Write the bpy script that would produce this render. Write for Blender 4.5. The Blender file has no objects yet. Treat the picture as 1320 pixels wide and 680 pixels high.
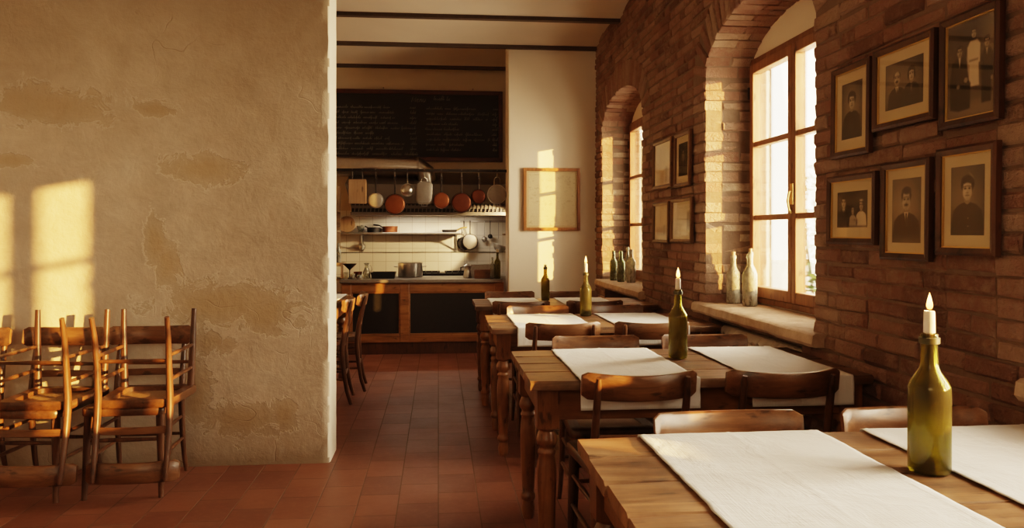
import bpy, math, random
import numpy as np
from mathutils import Vector, Matrix, noise as mnoise

SC = bpy.context.scene
COL = SC.collection
PI = math.pi
random.seed(7)
H = 1.35

# ------------------------------------------------------------------ materials
def sock(n, key):
    for s in n.inputs:
        if s.name == key:
            return s
class NT:
    def __init__(self, name):
        self.m = bpy.data.materials.new(name)
        self.m.use_nodes = True
        self.t = self.m.node_tree
        self.t.nodes.clear()
        self.out = self.t.nodes.new('ShaderNodeOutputMaterial')
    def n(self, typ, ins=None, **kw):
        nd = self.t.nodes.new(typ)
        for k, v in kw.items():
            setattr(nd, k, v)
        for k, v in (ins or {}).items():
            self.set(nd, k, v)
        return nd
    def set(self, nd, k, v):
        s = nd.inputs[k]
        if isinstance(v, bpy.types.NodeSocket):
            self.t.links.new(v, s)
        elif isinstance(v, bpy.types.Node):
            self.t.links.new(v.outputs[0], s)
        else:
            if hasattr(s, 'default_value') and isinstance(v, (tuple, list)) and len(v) == 3 and s.type == 'RGBA':
                v = (*v, 1)
            s.default_value = v
    def coords(self, scale=(1, 1, 1), rot=(0, 0, 0), kind='Object', loc=(0, 0, 0)):
        tc = self.n('ShaderNodeTexCoord')
        mp = self.n('ShaderNodeMapping', {'Vector': tc.outputs[kind], 'Scale': scale, 'Rotation': rot, 'Location': loc})
        return mp.outputs[0]
    def noise(self, vec, scale=5, detail=4, rough=.55, dist=0.0):
        return self.n('ShaderNodeTexNoise', {'Vector': vec, 'Scale': scale, 'Detail': detail, 'Roughness': rough, 'Distortion': dist}).outputs[0]
    def ramp(self, fac, stops, interp='LINEAR'):
        r = self.n('ShaderNodeValToRGB', {'Fac': fac})
        cr = r.color_ramp
        cr.interpolation = interp
        while len(cr.elements) < len(stops):
            cr.elements.new(.5)
        for e, (p, c) in zip(cr.elements, stops):
            e.position = p
            e.color = (*c, 1) if len(c) == 3 else c
        return r.outputs[0]
    def mix(self, fac, a, b, mode='MIX'):
        m = self.n('ShaderNodeMix', data_type='RGBA', blend_type=mode)
        for idx, v in ((0, fac), (6, a), (7, b)):
            s = m.inputs[idx]
            if isinstance(v, bpy.types.NodeSocket):
                self.t.links.new(v, s)
            else:
                s.default_value = (*v, 1) if isinstance(v, (tuple, list)) and len(v) == 3 else v
        return m.outputs[2]
    def math(self, op, a, b=0.0, c=None):
        m = self.n('ShaderNodeMath', operation=op)
        for i, v in enumerate((a, b, c)):
            if v is None: continue
            if isinstance(v, bpy.types.NodeSocket): self.t.links.new(v, m.inputs[i])
            else: m.inputs[i].default_value = v
        return m.outputs[0]
    def bump(self, height, strength=.3, dist=.01, normal=None):
        b = self.n('ShaderNodeBump', {'Height': height, 'Strength': strength, 'Distance': dist})
        if normal is not None: self.set(b, 'Normal', normal)
        return b.outputs[0]
    def bsdf(self, color=None, rough=.5, metal=0.0, normal=None, **kw):
        p = self.n('ShaderNodeBsdfPrincipled')
        if color is not None: self.set(p, 'Base Color', color)
        self.set(p, 'Roughness', rough); self.set(p, 'Metallic', metal)
        if normal is not None: self.set(p, 'Normal', normal)
        for k, v in kw.items(): self.set(p, k.replace('_', ' '), v)
        return p.outputs[0]
    def done(self, shader):
        self.t.links.new(shader, self.out.inputs[0])
        return self.m

def simple(name, col, rough=.5, metal=0.0, var=.12, bump=0.0, scale=30, **kw):
    t = NT(name)
    v = t.coords()
    nz = t.noise(v, scale, 3)
    c = t.mix(nz, tuple(x*(1-var) for x in col), tuple(min(1, x*(1+var)) for x in col))
    nrm = t.bump(nz, bump, .004) if bump else None
    return t.done(t.bsdf(c, rough, metal, nrm, **kw))

def wood(name, dark, mid, light, axis=0, scale=1.0, rough=.42, wear=0.3, bump=.25, fine=1.0, spec=.5, planks=False):
    t = NT(name)
    sc = [9, 9, 9]; sc[axis] = .7
    v = t.coords(scale=tuple(s*scale for s in sc))
    oi = t.n('ShaderNodeObjectInfo')
    rnd = t.math('MULTIPLY', oi.outputs['Random'], 20.0)
    add = t.n('ShaderNodeVectorMath', operation='ADD')
    t.t.links.new(v, add.inputs[0]); t.t.links.new(rnd, add.inputs[1])
    v = add.outputs[0]
    g1 = t.noise(v, 1.6, 6, .6, .9)
    g2 = t.noise(v, 9*fine, 5, .65, .3)
    g = t.math('ADD', t.math('MULTIPLY', g1, .65), t.math('MULTIPLY', g2, .35))
    c = t.ramp(g, [(.30, dark), (.5, mid), (.70, light)])
    big = t.noise(t.coords(scale=(3, 3, 3)), 1.7, 4, .6)
    c = t.mix(t.ramp(big, [(.38, (0, 0, 0)), (.72, (wear, wear, wear))]), c, tuple(x*.38 for x in dark))
    ms = [26, 26, 26]; ms[axis] = 9
    spots = t.noise(t.coords(scale=tuple(ms)), 1.0, 3, .55)
    c = t.mix(t.ramp(spots, [(.61, (0, 0, 0)), (.70, (.8, .8, .8))]), c, tuple(x*.35 for x in dark))
    if planks:
        sy = t.n('ShaderNodeSeparateXYZ', {'Vector': t.coords()}).outputs[1]
        wn = t.n('ShaderNodeTexWhiteNoise', {'W': t.math('FLOOR', t.math('MULTIPLY', t.math('ADD', sy, 4.0), 1/.193))}, noise_dimensions='1D').outputs[0]
        c = t.n('ShaderNodeHueSaturation', {'Color': c, 'Value': t.math('ADD', t.math('MULTIPLY', wn, .45), .75)}).outputs[0]
    br = t.math('ADD', t.math('MULTIPLY', oi.outputs['Random'], .36), .82)
    hsv = t.n('ShaderNodeHueSaturation', {'Color': c, 'Value': br})
    rr = t.math('ADD', t.math('MULTIPLY', g2, .3), rough-.15)
    nrm = t.bump(g, bump, .003)
    return t.done(t.bsdf(hsv.outputs[0], rr, 0, nrm, Specular_IOR_Level=spec))

M = {}
M['chair'] = wood('dark_chair_wood', (.040, .015, .007), (.088, .036, .015), (.16, .070, .029), 2, rough=.36)
M['chair_h'] = wood('dark_chair_wood_rail', (.065, .026, .011), (.155, .068, .028), (.28, .132, .058), 0, rough=.33)
M['chair_seat'] = wood('chair_seat_wood', (.040, .015, .007), (.085, .035, .014), (.155, .068, .028), 1, rough=.36)
M['table'] = wood('worn_table_wood', (.105, .050, .023), (.235, .119, .055), (.385, .215, .108), 0, rough=.42, wear=.8, bump=.6, scale=1.0, planks=True)
M['table_leg'] = wood('stained_table_leg', (.085, .032, .011), (.19, .078, .026), (.31, .14, .05), 2, rough=.36, wear=.5)
M['apron'] = wood('stained_apron', (.09, .034, .011), (.20, .082, .027), (.30, .135, .048), 0, rough=.4, wear=.5)
M['window_wood'] = wood('window_wood', (.13, .055, .022), (.24, .11, .046), (.36, .175, .075), 2, rough=.5)
M['frame_dark'] = wood('dark_frame_wood', (.030, .012, .006), (.065, .026, .011), (.105, .043, .018), 2, rough=.4)
M['frame_brown'] = wood('brown_frame_wood', (.15, .055, .016), (.30, .12, .036), (.42, .18, .06), 2, rough=.4)
M['frame_small'] = wood('small_frame_wood', (.07, .032, .014), (.14, .066, .028), (.21, .105, .046), 2, rough=.4)
M['board_frame'] = wood('board_frame_wood', (.05, .014, .007), (.09, .028, .012), (.14, .045, .018), 0, rough=.45)
M['counter_wood'] = wood('counter_wood', (.11, .042, .014), (.24, .098, .030), (.36, .16, .052), 0, rough=.42)
M['lightwood'] = wood('light_board_wood', (.24, .14, .07), (.36, .22, .115), (.46, .30, .17), 2, rough=.6, wear=.15)
M['shelfwood'] = wood('shelf_unit_wood', (.22, .13, .07), (.38, .25, .14), (.5, .35, .2), 0, rough=.6)
M['gold'] = simple('gilt_fillet', (.62, .40, .14), .35, .8)
M['steel'] = simple('brushed_steel', (.55, .52, .48), .28, 1.0, .15)
M['steel_dull'] = simple('dull_steel', (.40, .37, .33), .42, .9, .2)
M['alu'] = simple('scoured_aluminium', (.30, .27, .235), .5, .6, .15)
M['iron'] = simple('dark_iron', (.035, .028, .024), .45, .7, .3)
M['beam'] = simple('painted_beam', (.055, .034, .022), .7, 0, .3)
M['copper'] = simple('copper', (.27, .088, .036), .40, .8, .25, scale=9)
M['copper_dark'] = simple('tarnished_copper', (.14, .044, .022), .42, .8, .3, scale=9)
M['black'] = simple('black_iron', (.018, .016, .015), .5, .3, .3)
M['panel'] = simple('black_panel', (.016, .015, .014), .30, 0, .3)
M['worktop'] = simple('stone_worktop', (.17, .14, .115), .35, .0, .25)
M['hood'] = simple('hood_steel', (.17, .145, .12), .45, .5, .12)
M['brass'] = simple('brass', (.66, .43, .16), .3, .9)
M['wax'] = simple('candle_wax', (.88, .79, .70), .5, 0, .04, Subsurface_Weight=.35, Subsurface_Radius=(.02, .012, .008))
M['cork'] = simple('cork', (.50, .32, .17), .8, 0, .2)
M['ceramic'] = simple('cream_ceramic', (.72, .64, .5), .4, 0, .06)
M['radiator'] = simple('radiator_paint', (.68, .57, .44), .45, 0, .1)
M['leaf'] = simple('leaf_green', (.10, .16, .035), .6, 0, .4)
M['trunk'] = simple('bark', (.16, .11, .07), .8, 0, .3)
M['wick'] = simple('burnt_wick', (.02, .016, .012), .9)
M['mat'] = simple('aged_mount_card', (.66, .52, .34), .85, 0, .07, scale=6)
M['foil'] = simple('dark_bottle_rim', (.05, .045, .015), .4, 0, .2)
M['gravel'] = simple('pale_gravel', (.6, .52, .4), .9, 0, .2, scale=40)

def flame_mat():
    t = NT('candle_flame')
    v = t.coords(kind='Generated')
    sp = t.n('ShaderNodeSeparateXYZ', {'Vector': v})
    c = t.ramp(sp.outputs[2], [(0, (.9, .25, .03)), (.35, (1, .42, .09)), (.7, (1, .60, .20)), (1, (1, .36, .06))])
    e = t.n('ShaderNodeEmission', {'Color': c, 'Strength': 7.0})
    return t.done(e.outputs[0])
M['flame'] = flame_mat()

def linen():
    t = NT('white_linen')
    v = t.coords()
    w1 = t.noise(t.coords(scale=(9, 260, 9)), 1, 2)
    w2 = t.noise(t.coords(scale=(260, 9, 9)), 1, 2)
    big = t.noise(v, 7, 4, .6, .6)
    h = t.math('ADD', t.math('MULTIPLY', t.math('ADD', w1, w2), .12), big)
    c = t.mix(t.noise(v, 5, 3), (.755, .74, .72), (.85, .84, .82))
    return t.done(t.bsdf(c, .85, 0, t.bump(h, .5, .02), Sheen_Weight=.15))
M['linen'] = linen()

def cane():
    t = NT('woven_cane')
    v = t.coords(scale=(1, 1, 1))
    w1 = t.n('ShaderNodeTexWave', {'Vector': v, 'Scale': 42.0, 'Distortion': .6}, bands_direction='X').outputs[0]
    w2 = t.n('ShaderNodeTexWave', {'Vector': v, 'Scale': 42.0, 'Distortion': .6}, bands_direction='Y').outputs[0]
    w = t.math('MULTIPLY', w1, w2)
    c = t.ramp(w, [(0, (.12, .058, .022)), (.5, (.28, .15, .062)), (1, (.40, .24, .11))])
    return t.done(t.bsdf(c, .55, 0, t.bump(w, .5, .004)))
M['cane'] = cane()

def glass_pane(name, k):
    t = NT(name)
    tr = t.n('ShaderNodeBsdfTransparent', {'Color': (.97, .96, .93)})
    gl = t.n('ShaderNodeBsdfGlossy', {'Color': (1, 1, 1), 'Roughness': .02})
    lw = t.n('ShaderNodeFresnel', {'IOR': 1.45})
    f = t.math('MULTIPLY', lw.outputs[0], k)
    mx = t.n('ShaderNodeMixShader', {0: f, 1: tr.outputs[0], 2: gl.outputs[0]})
    return t.done(mx.outputs[0])
M['pane'] = glass_pane('window_glass', .8)
M['picture_glass'] = glass_pane('picture_glass', .14)

def bottle_glass(name, col, dust=0.0, dustcol=(.62, .58, .48), dust_lo=.42):
    t = NT(name)
    g = t.n('ShaderNodeBsdfGlass', {'Color': col, 'Roughness': .0, 'IOR': 1.35})
    tr = t.n('ShaderNodeBsdfTransparent', {'Color': tuple(min(1, c*1.02) for c in col)})
    mx = t.n('ShaderNodeMixShader', {0: .36, 1: g.outputs[0], 2: tr.outputs[0]})
    gl = t.n('ShaderNodeBsdfGlossy', {'Color': (1, 1, 1), 'Roughness': .08})
    fr = t.n('ShaderNodeFresnel', {'IOR': 1.4})
    m2 = t.n('ShaderNodeMixShader', {0: t.math('MULTIPLY', fr.outputs[0], .6), 1: mx.outputs[0], 2: gl.outputs[0]})
    d = t.bsdf(tuple(.25*c + .03 for c in col), .25)
    m2 = t.n('ShaderNodeMixShader', {0: .05, 1: m2.outputs[0], 2: d})
    if dust > 0:
        v = t.coords(scale=(1, 1, .5))
        nz = t.noise(v, 22, 6, .75)
        df = t.bsdf(dustcol, .9)
        f = t.ramp(nz, [(dust_lo-.1, (dust*.2, dust*.2, dust*.2)), (dust_lo+.25, (dust, dust, dust))])
        m2 = t.n('ShaderNodeMixShader', {0: f, 1: m2.outputs[0], 2: df})
    return t.done(m2.outputs[0])
M['bottle_green'] = bottle_glass('olive_bottle_glass', (.64, .59, .17), .12, (.5, .46, .25), .62)
M['bottle_dusty'] = bottle_glass('dusty_pale_glass', (.86, .86, .68), .74, (.56, .51, .40), .44)
M['bottle_dustygreen'] = bottle_glass('dusty_green_glass', (.62, .68, .34), .5, (.42, .40, .28), .48)
M['clear'] = bottle_glass('clear_glass', (.9, .9, .84), .3, (.6, .58, .5), .5)

def blobs(t, pos, lst):
    sp = t.n('ShaderNodeSeparateXYZ', {'Vector': pos})
    cur = None
    for (x, z, rx, rz) in lst:
        a = t.math('MULTIPLY', t.math('SUBTRACT', sp.outputs[0], x), 1/rx)
        b = t.math('MULTIPLY', t.math('SUBTRACT', sp.outputs[2], z), 1/rz)
        d = t.math('SUBTRACT', 1.0, t.math('SQRT', t.math('ADD', t.math('MULTIPLY', a, a), t.math('MULTIPLY', b, b))))
        cur = d if cur is None else t.math('MAXIMUM', cur, d)
    return cur, sp

def old_plaster():
    t = NT('old_peeling_plaster')
    v = t.coords()
    n1 = t.noise(v, 1.3, 8, .62, .6)
    n2 = t.noise(v, 6, 6, .65, .3)
    n3 = t.noise(v, 34, 5, .6)
    base = t.ramp(n1, [(.25, (.46, .365, .265)), (.5, (.63, .515, .385)), (.75, (.76, .65, .51))])
    base = t.mix(t.ramp(n2, [(.40, (0, 0, 0)), (.70, (.42, .42, .42))]), base, (.39, .31, .215))
    # bare ochre patches where the top coat has gone
    L = [(-1.24, .93, .40, .17), (-1.02, .87, .25, .13), (-1.35, 1.72, .25, .10), (-1.62, 1.30, .07, .17), (-1.55, 1.17, .10, .12),
         (-2.20, 2.08, .40, .13), (-1.62, 2.06, .16, .05), (-2.40, 1.76, .15, .05), (-1.15, .26, .26, .12), (-.90, .28, .08, .10), (-1.4, .40, .1, .2),
         (-2.7, 2.05, .1, .05), (-1.3, .72, .12, .08)]
    d, sp = blobs(t, v, L)
    z = sp.outputs[2]
    wob = t.math('MULTIPLY', t.math('SUBTRACT', t.noise(v, 7, 7, .68, .8), .5), 3.2)
    m = t.math('ADD', d, wob)
    patch = t.ramp(m, [(.10, (0, 0, 0)), (.24, (1, 1, 1))])
    soft = t.ramp(t.math('ADD', d, t.math('MULTIPLY', wob, .35)), [(.0, (0, 0, 0)), (.75, (1, 1, 1))])
    pcol = t.ramp(n2, [(.3, (.36, .26, .145)), (.7, (.52, .40, .24))])
    rim = t.ramp(m, [(.0, (0, 0, 0)), (.08, (.62, .62, .62)), (.18, (0, 0, 0))])
    c = t.mix(rim, base, (.74, .66, .53))
    c = t.mix(t.math('MULTIPLY', t.math('MULTIPLY', patch, t.ramp(n1, [(.3, (.35, .35, .35)), (.62, (1, 1, 1))])), .40), c, pcol)
    c = t.mix(t.math('MULTIPLY', soft, .45), c, (.42, .28, .13))
    # damp dark band at the foot, crumbs
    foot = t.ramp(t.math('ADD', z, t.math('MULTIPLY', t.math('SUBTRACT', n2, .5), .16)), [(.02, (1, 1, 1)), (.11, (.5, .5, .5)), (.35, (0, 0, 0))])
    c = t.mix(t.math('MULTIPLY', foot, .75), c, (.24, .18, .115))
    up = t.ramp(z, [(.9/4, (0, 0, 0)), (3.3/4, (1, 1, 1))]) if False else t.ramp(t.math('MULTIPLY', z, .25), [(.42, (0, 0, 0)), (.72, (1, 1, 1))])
    c = t.mix(t.math('MULTIPLY', up, .85), c, (.27, .19, .115))  # shade of the upper wall painted into the colour, deeper with height
    vor = t.n('ShaderNodeTexVoronoi', {'Vector': t.n('ShaderNodeVectorMath', {0: v, 1: t.n('ShaderNodeTexNoise', {'Vector': v, 'Scale': 3.0}).outputs[1]}, operation='ADD').outputs[0], 'Scale': 1.1}, feature='DISTANCE_TO_EDGE').outputs[0]
    crack = t.ramp(vor, [(.0, (1, 1, 1)), (.006, (0, 0, 0))])
    crackm = t.math('MULTIPLY', crack, t.ramp(n1, [(.55, (0, 0, 0)), (.64, (.4, .4, .4))]))
    c = t.mix(crackm, c, (.2, .14, .09))
    hgt = t.math('ADD', t.math('MULTIPLY', n3, .16), t.math('MULTIPLY', n2, .55))
    hgt = t.math('SUBTRACT', hgt, t.math('MULTIPLY', patch, .14))
    hgt = t.math('SUBTRACT', hgt, t.math('MULTIPLY', crackm, .5))
    return t.done(t.bsdf(c, .9, 0, t.bump(hgt, .75, .022)))
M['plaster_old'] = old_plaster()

def plaster(name, a, b, scale=1.5, bump=.25):
    t = NT(name)
    v = t.coords()
    n1 = t.noise(v, scale, 7, .6, .4); n2 = t.noise(v, 22, 5)
    c = t.mix(n1, a, b)
    return t.done(t.bsdf(c, .9, 0, t.bump(t.math('ADD', t.math('MULTIPLY', n2, .2), n1), bump, .015)))
M['plaster'] = plaster('cream_plaster', (.74, .63, .49), (.84, .74, .60))
M['lit_plaster'] = plaster('lit_plaster', (.80, .72, .58), (.90, .83, .69), 4)  # brighter plaster for the partition's end face: window light put into the colour
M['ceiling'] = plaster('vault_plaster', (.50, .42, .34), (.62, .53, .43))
M['kitchen_wall'] = plaster('kitchen_plaster', (.55, .45, .32), (.66, .55, .40))
M['mortar'] = plaster('lime_mortar', (.115, .074, .048), (.25, .17, .115), 9, 1.0)

def brick_mat():
    t = NT('old_brick')
    v = t.coords()
    at = t.n('ShaderNodeAttribute', attribute_name='tone')
    n1 = t.noise(v, 26, 6, .68, .3); n2 = t.noise(v, 2.2, 5, .6); n3 = t.noise(v, 90, 4, .6)
    tf = t.math('ADD', t.math('MULTIPLY', at.outputs['Fac'], .5), t.math('MULTIPLY', t.math('SUBTRACT', n2, .5), .42))
    c = t.ramp(tf, [(0, (.135, .070, .046)), (.12, (.205, .102, .066)), (.28, (.26, .136, .090)), (.42, (.31, .178, .122)), (.5, (.345, .218, .152)), (.75, (.44, .325, .225)), (1, (.56, .45, .325))])
    c = t.mix(t.ramp(n1, [(.35, (0, 0, 0)), (.72, (.6, .6, .6))]), c, (.17, .09, .055))
    lime = t.ramp(t.math('ADD', t.math('MULTIPLY', n2, .6), t.math('MULTIPLY', n1, .5)), [(.52, (0, 0, 0)), (.68, (.62, .62, .62))])
    c = t.mix(lime, c, (.36, .255, .17))
    h = t.math('ADD', n1, t.math('MULTIPLY', n3, .4))
    return t.done(t.bsdf(c, .88, 0, t.bump(h, 1.0, .02)))
M['brick'] = brick_mat()

def tile_floor():
    t = NT('terracotta_tiles')
    v = t.coords(rot=(0, 0, PI/2), loc=(0, .0, 0))
    sx = t.n('ShaderNodeTexBrick', {'Vector': v, 'Scale': 1.0, 'Mortar Size': .0032, 'Mortar Smooth': .25, 'Bias': 0.0,
             'Brick Width': .30, 'Row Height': .20, 'Color1': (0, 0, 0, 1), 'Color2': (1, 1, 1, 1), 'Mortar': (.5, .5, .5, 1)}, offset=.5)
    w = t.coords()
    n1 = t.noise(w, 2.0, 6, .6); n2 = t.noise(w, 30, 5, .65)
    g = t.n('ShaderNodeRGBToBW', {'Color': sx.outputs[0]}).outputs[0]
    c = t.ramp(g, [(0, (.125, .043, .023)), (.5, (.165, .058, .030)), (1, (.205, .076, .041))])
    c = t.mix(t.ramp(n1, [(.35, (0, 0, 0)), (.75, (.55, .55, .55))]), c, (.105, .037, .020))
    c = t.mix(t.ramp(n2, [(.5, (0, 0, 0)), (.8, (.35, .35, .35))]), c, (.27, .125, .075))
    c = t.mix(sx.outputs[1], c, (.115, .07, .042))
    h = t.math('SUBTRACT', t.math('MULTIPLY', n2, .18), sx.outputs[1])
    h = t.math('ADD', h, t.math('MULTIPLY', g, .25))
    r = t.math('ADD', t.math('MULTIPLY', n1, .35), .27)
    r = t.math('ADD', r, t.math('MULTIPLY', sx.outputs[1], .3))
    return t.done(t.bsdf(c, r, 0, t.bump(h, .5, .006), Specular_IOR_Level=.45))
M['floor'] = tile_floor()

def wall_tiles():
    t = NT('white_wall_tiles')
    v = t.coords(rot=(-PI/2, 0, 0))
    sx = t.n('ShaderNodeTexBrick', {'Vector': v, 'Scale': 1.0, 'Mortar Size': .0022, 'Mortar Smooth': .2, 'Brick Width': .165, 'Row Height': .165,
             'Color1': (.70, .64, .53, 1), 'Color2': (.78, .72, .61, 1), 'Mortar': (.42, .35, .26, 1)}, offset=0.0)
    return t.done(t.bsdf(sx.outputs[0], .22, 0, t.bump(t.math('SUBTRACT', 1.0, sx.outputs[1]), .3, .003)))
M['tiles'] = wall_tiles()

def sill_mat():
    t = NT('worn_sill_stone')
    v = t.coords()
    n1 = t.noise(v, 14, 6, .65); n2 = t.noise(v, 3, 4)
    c = t.mix(n2, (.36, .235, .15), (.58, .43, .30))
    c = t.mix(t.ramp(n1, [(.4, (0, 0, 0)), (.7, (.6, .6, .6))]), c, (.24, .15, .09))
    return t.done(t.bsdf(c, .75, 0, t.bump(n1, .7, .012)))
M['sill'] = sill_mat()

def chalkboard():
    t = NT('slate_board')
    n = t.noise(t.coords(), 3, 6, .6, 1.0)
    c = t.mix(n, (.010, .010, .009), (.026, .025, .022))
    return t.done(t.bsdf(c, .6))
M['slate'] = chalkboard()
M['chalk'] = simple('chalk', (.27, .26, .22), .9, 0, .35, scale=60)

def photo_mat():
    t = NT('photographic_print')
    at = t.n('ShaderNodeAttribute', attribute_name='ink')
    c = t.ramp(at.outputs['Fac'], [(0, (.012, .010, .008)), (.25, (.06, .046, .034)), (.5, (.26, .20, .14)), (.75, (.62, .49, .35)), (1, (.88, .73, .54))])
    return t.done(t.bsdf(c, .6))
M['photo'] = photo_mat()

def map_mat():
    t = NT('faded_document')
    v = t.coords()
    n1 = t.noise(t.coords(scale=(4, 4, 16)), 1, 6, .7, 1.0); n2 = t.noise(v, 28, 6, .7, .5)
    c = t.mix(n1, (.70, .58, .40), (.80, .69, .50))
    c = t.mix(t.ramp(t.math('MULTIPLY', n1, n2), [(.26, (0, 0, 0)), (.36, (.5, .5, .5))]), c, (.42, .30, .18))
    return t.done(t.bsdf(c, .85))
M['map'] = map_mat()

# ------------------------------------------------------------------ mesh helpers
class MB:
    def __init__(self):
        self.v = []; self.f = []
    def add(self, vs, fs):
        o = len(self.v)
        self.v += [tuple(p) for p in vs]
        self.f += [tuple(i+o for i in f) for f in fs]
        return self
    def box(self, x0, x1, y0, y1, z0, z1):
        vs = [(x0, y0, z0), (x1, y0, z0), (x1, y1, z0), (x0, y1, z0), (x0, y0, z1), (x1, y0, z1), (x1, y1, z1), (x0, y1, z1)]
        return self.add(vs, [(0, 3, 2, 1), (4, 5, 6, 7), (0, 1, 5, 4), (1, 2, 6, 5), (2, 3, 7, 6), (3, 0, 4, 7)])
    def tube(self, pts, rad, n=10, squash=None, cap=True):
        """round bar through pts; rad a number or one per point; squash=(ax, factor) flattens along world axis"""
        P = [Vector(p) for p in pts]
        R = rad if isinstance(rad, (list, tuple)) else [rad]*len(P)
        vs = []; fs = []
        up = Vector((0.0123, .0321, 1)).normalized()
        prevn = None
        for i, p in enumerate(P):
            a = P[max(0, i-1)]; b = P[min(len(P)-1, i+1)]
            t = (b-a).normalized()
            if prevn is None:
                u = up if abs(t.dot(up)) < .95 else Vector((1, 0, 0))
                nrm = (u - t*u.dot(t)).normalized()
            else:
                nrm = (prevn - t*prevn.dot(t)).normalized()
            prevn = nrm
            bn = t.cross(nrm)
            for k in range(n):
                an = 2*PI*k/n
                off = (nrm*math.cos(an) + bn*math.sin(an))*R[i]
                if squash:
                    off[squash[0]] *= squash[1]
                vs.append(p+off)
        for i in range(len(P)-1):
            for k in range(n):
                a = i*n+k; b = i*n+(k+1) % n
                fs.append((a, b, b+n, a+n))
        if cap:
            fs.append(tuple(range(n-1, -1, -1)))
            fs.append(tuple(range((len(P)-1)*n, len(P)*n)))
        return self.add(vs, fs)
    def lathe(self, prof, n=32, c=(0, 0, 0), close=False):
        """prof list of (r,z)"""
        vs = []; fs = []
        idx = []
        for (r, z) in prof:
            if r < 1e-6:
                idx.append([len(vs)]); vs.append((c[0], c[1], c[2]+z))
            else:
                idx.append([len(vs)+k for k in range(n)])
                for k in range(n):
                    a = 2*PI*k/n
                    vs.append((c[0]+r*math.cos(a), c[1]+r*math.sin(a), c[2]+z))
        for A, B in zip(idx, idx[1:]):
            if len(A) == 1 and len(B) == 1: continue
            for k in range(n):
                k2 = (k+1) % n
                if len(A) == 1: fs.append((A[0], B[k2], B[k]))
                elif len(B) == 1: fs.append((A[k], A[k2], B[0]))
                else: fs.append((A[k], A[k2], B[k2], B[k]))
        return self.add(vs, fs)
    def prism(self, outline, z0, z1, axis=2):
        """outline 2D points extruded along axis"""
        n = len(outline)
        def P(a, b, h):
            return {2: (a, b, h), 1: (a, h, b), 0: (h, a, b)}[axis]
        vs = [P(a, b, z0) for a, b in outline] + [P(a, b, z1) for a, b in outline]
        fs = [tuple(range(n-1, -1, -1)), tuple(range(n, 2*n))]
        fs += [(i, (i+1) % n, (i+1) % n+n, i+n) for i in range(n)]
        return self.add(vs, fs)
    def xf(self, m):
        self.v = [tuple(m @ Vector(p)) for p in self.v]
        return self
    def mesh(self, name, mats, smooth=True, ang=35):
        me = bpy.data.meshes.new(name)
        me.from_pydata(self.v, [], self.f)
        for m in (mats if isinstance(mats, (list, tuple)) else [mats]):
            me.materials.append(m)
        import bmesh
        bm = bmesh.new(); bm.from_mesh(me)
        bmesh.ops.recalc_face_normals(bm, faces=bm.faces)
        bm.to_mesh(me); bm.free()
        if smooth:
            me.polygons.foreach_set('use_smooth', [True]*len(me.polygons))
            me.set_sharp_from_angle(angle=math.radians(ang))
        me.update()
        return me
    def build(self, name, mats, parent=None, smooth=True, ang=35, bevel=0, loc=None, seg=2):
        o = bpy.data.objects.new(name, self.mesh(name, mats, smooth, ang))
        COL.objects.link(o)
        if parent is not None: o.parent = parent
        if loc is not None: o.location = loc
        if bevel:
            b = o.modifiers.new('bevel', 'BEVEL'); b.width = bevel; b.segments = seg; b.limit_method = 'ANGLE'; b.angle_limit = math.radians(40)
        return o

def tag(o, label=None, cat=None, group=None, kind=None):
    if label: o['label'] = label
    if cat: o['category'] = cat
    if group: o['group'] = group
    if kind: o['kind'] = kind
    return o
def thing(name, label, cat, loc=(0, 0, 0), rz=0.0, group=None, kind=None):
    o = bpy.data.objects.new(name, None)
    o.empty_display_size = .1
    COL.objects.link(o)
    o.location = loc; o.rotation_euler = (0, 0, rz)
    return tag(o, label, cat, group, kind)
def struct(mb, name, mat, parent=None, **kw):
    o = mb.build(name, mat, parent, **kw)
    if parent is None: o['kind'] = 'structure'
    return o
def copy_tree(o, parent=None):
    c = o.copy(); COL.objects.link(c)
    if parent is not None:
        c.parent = parent
    for ch in list(o.children):
        copy_tree(ch, c)
    return c

# ------------------------------------------------------------------ room shell
XW = 1.76          # face of the brick wall
XG = 2.09          # plane of the windows
YB = 8.60          # end wall of the dining room
YK = 9.95          # back wall of the kitchen
ZC = 3.40          # underside of ceiling beams
XL = -4.3
YR = -3.0
OPEN = [  # (y0, y1, spring z, rise, sill z)
    (3.50, 5.01, 2.38, .32, .885, 3.62, 4.90),
    (6.60, 8.27, 2.43, .32, .845, 6.75, 8.15),
    (.60, 2.075, 2.38, .32, .915, .75, 1.95),
]
def arch_z(op, y, grow=0.0):
    y0, y1, zs, rise = op[:4]
    h = (y1-y0)/2 + grow
    d = (y-(y0+y1)/2)/h
    if abs(d) >= 1: return zs
    return zs + (rise+grow)*math.sqrt(1-d*d)

struct(MB().box(XL-.2, 2.3, YR-.2, YK+.2, -.12, 0), 'floor', M['floor'], smooth=False)

# --- ceiling: shallow plaster vaults between iron beams
cm = MB()
beam_y = [8.55-1.135*k for k in range(-1, 11)]
edges = sorted(set(beam_y + [YK+.1, YR-.1]))
vs = []; fs = []
prof = []
for a, b in zip(edges, edges[1:]):
    n = 14
    for i in range(n+1 if b == edges[-1] else n):
        s = i/n
        prof.append((a+(b-a)*s, ZC+.012+.10*(1-(2*s-1)**2)))
for (y, z) in prof:
    vs += [(XL-.2, y, z), (2.2, y, z), (2.2, y, 3.7), (XL-.2, y, 3.7)]
for i in range(len(prof)-1):
    a = i*4; b = a+4
    fs += [(a, b, b+1, a+1), (a+3, a+2, b+2, b+3), (a, a+3, b+3, b), (a+1, b+1, b+2, a+2)]
fs += [(0, 1, 2, 3), tuple(len(vs)-4+k for k in (3, 2, 1, 0))]
cm.add(vs, fs)
struct(cm, 'ceiling', M['ceiling'], ang=25)
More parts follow.
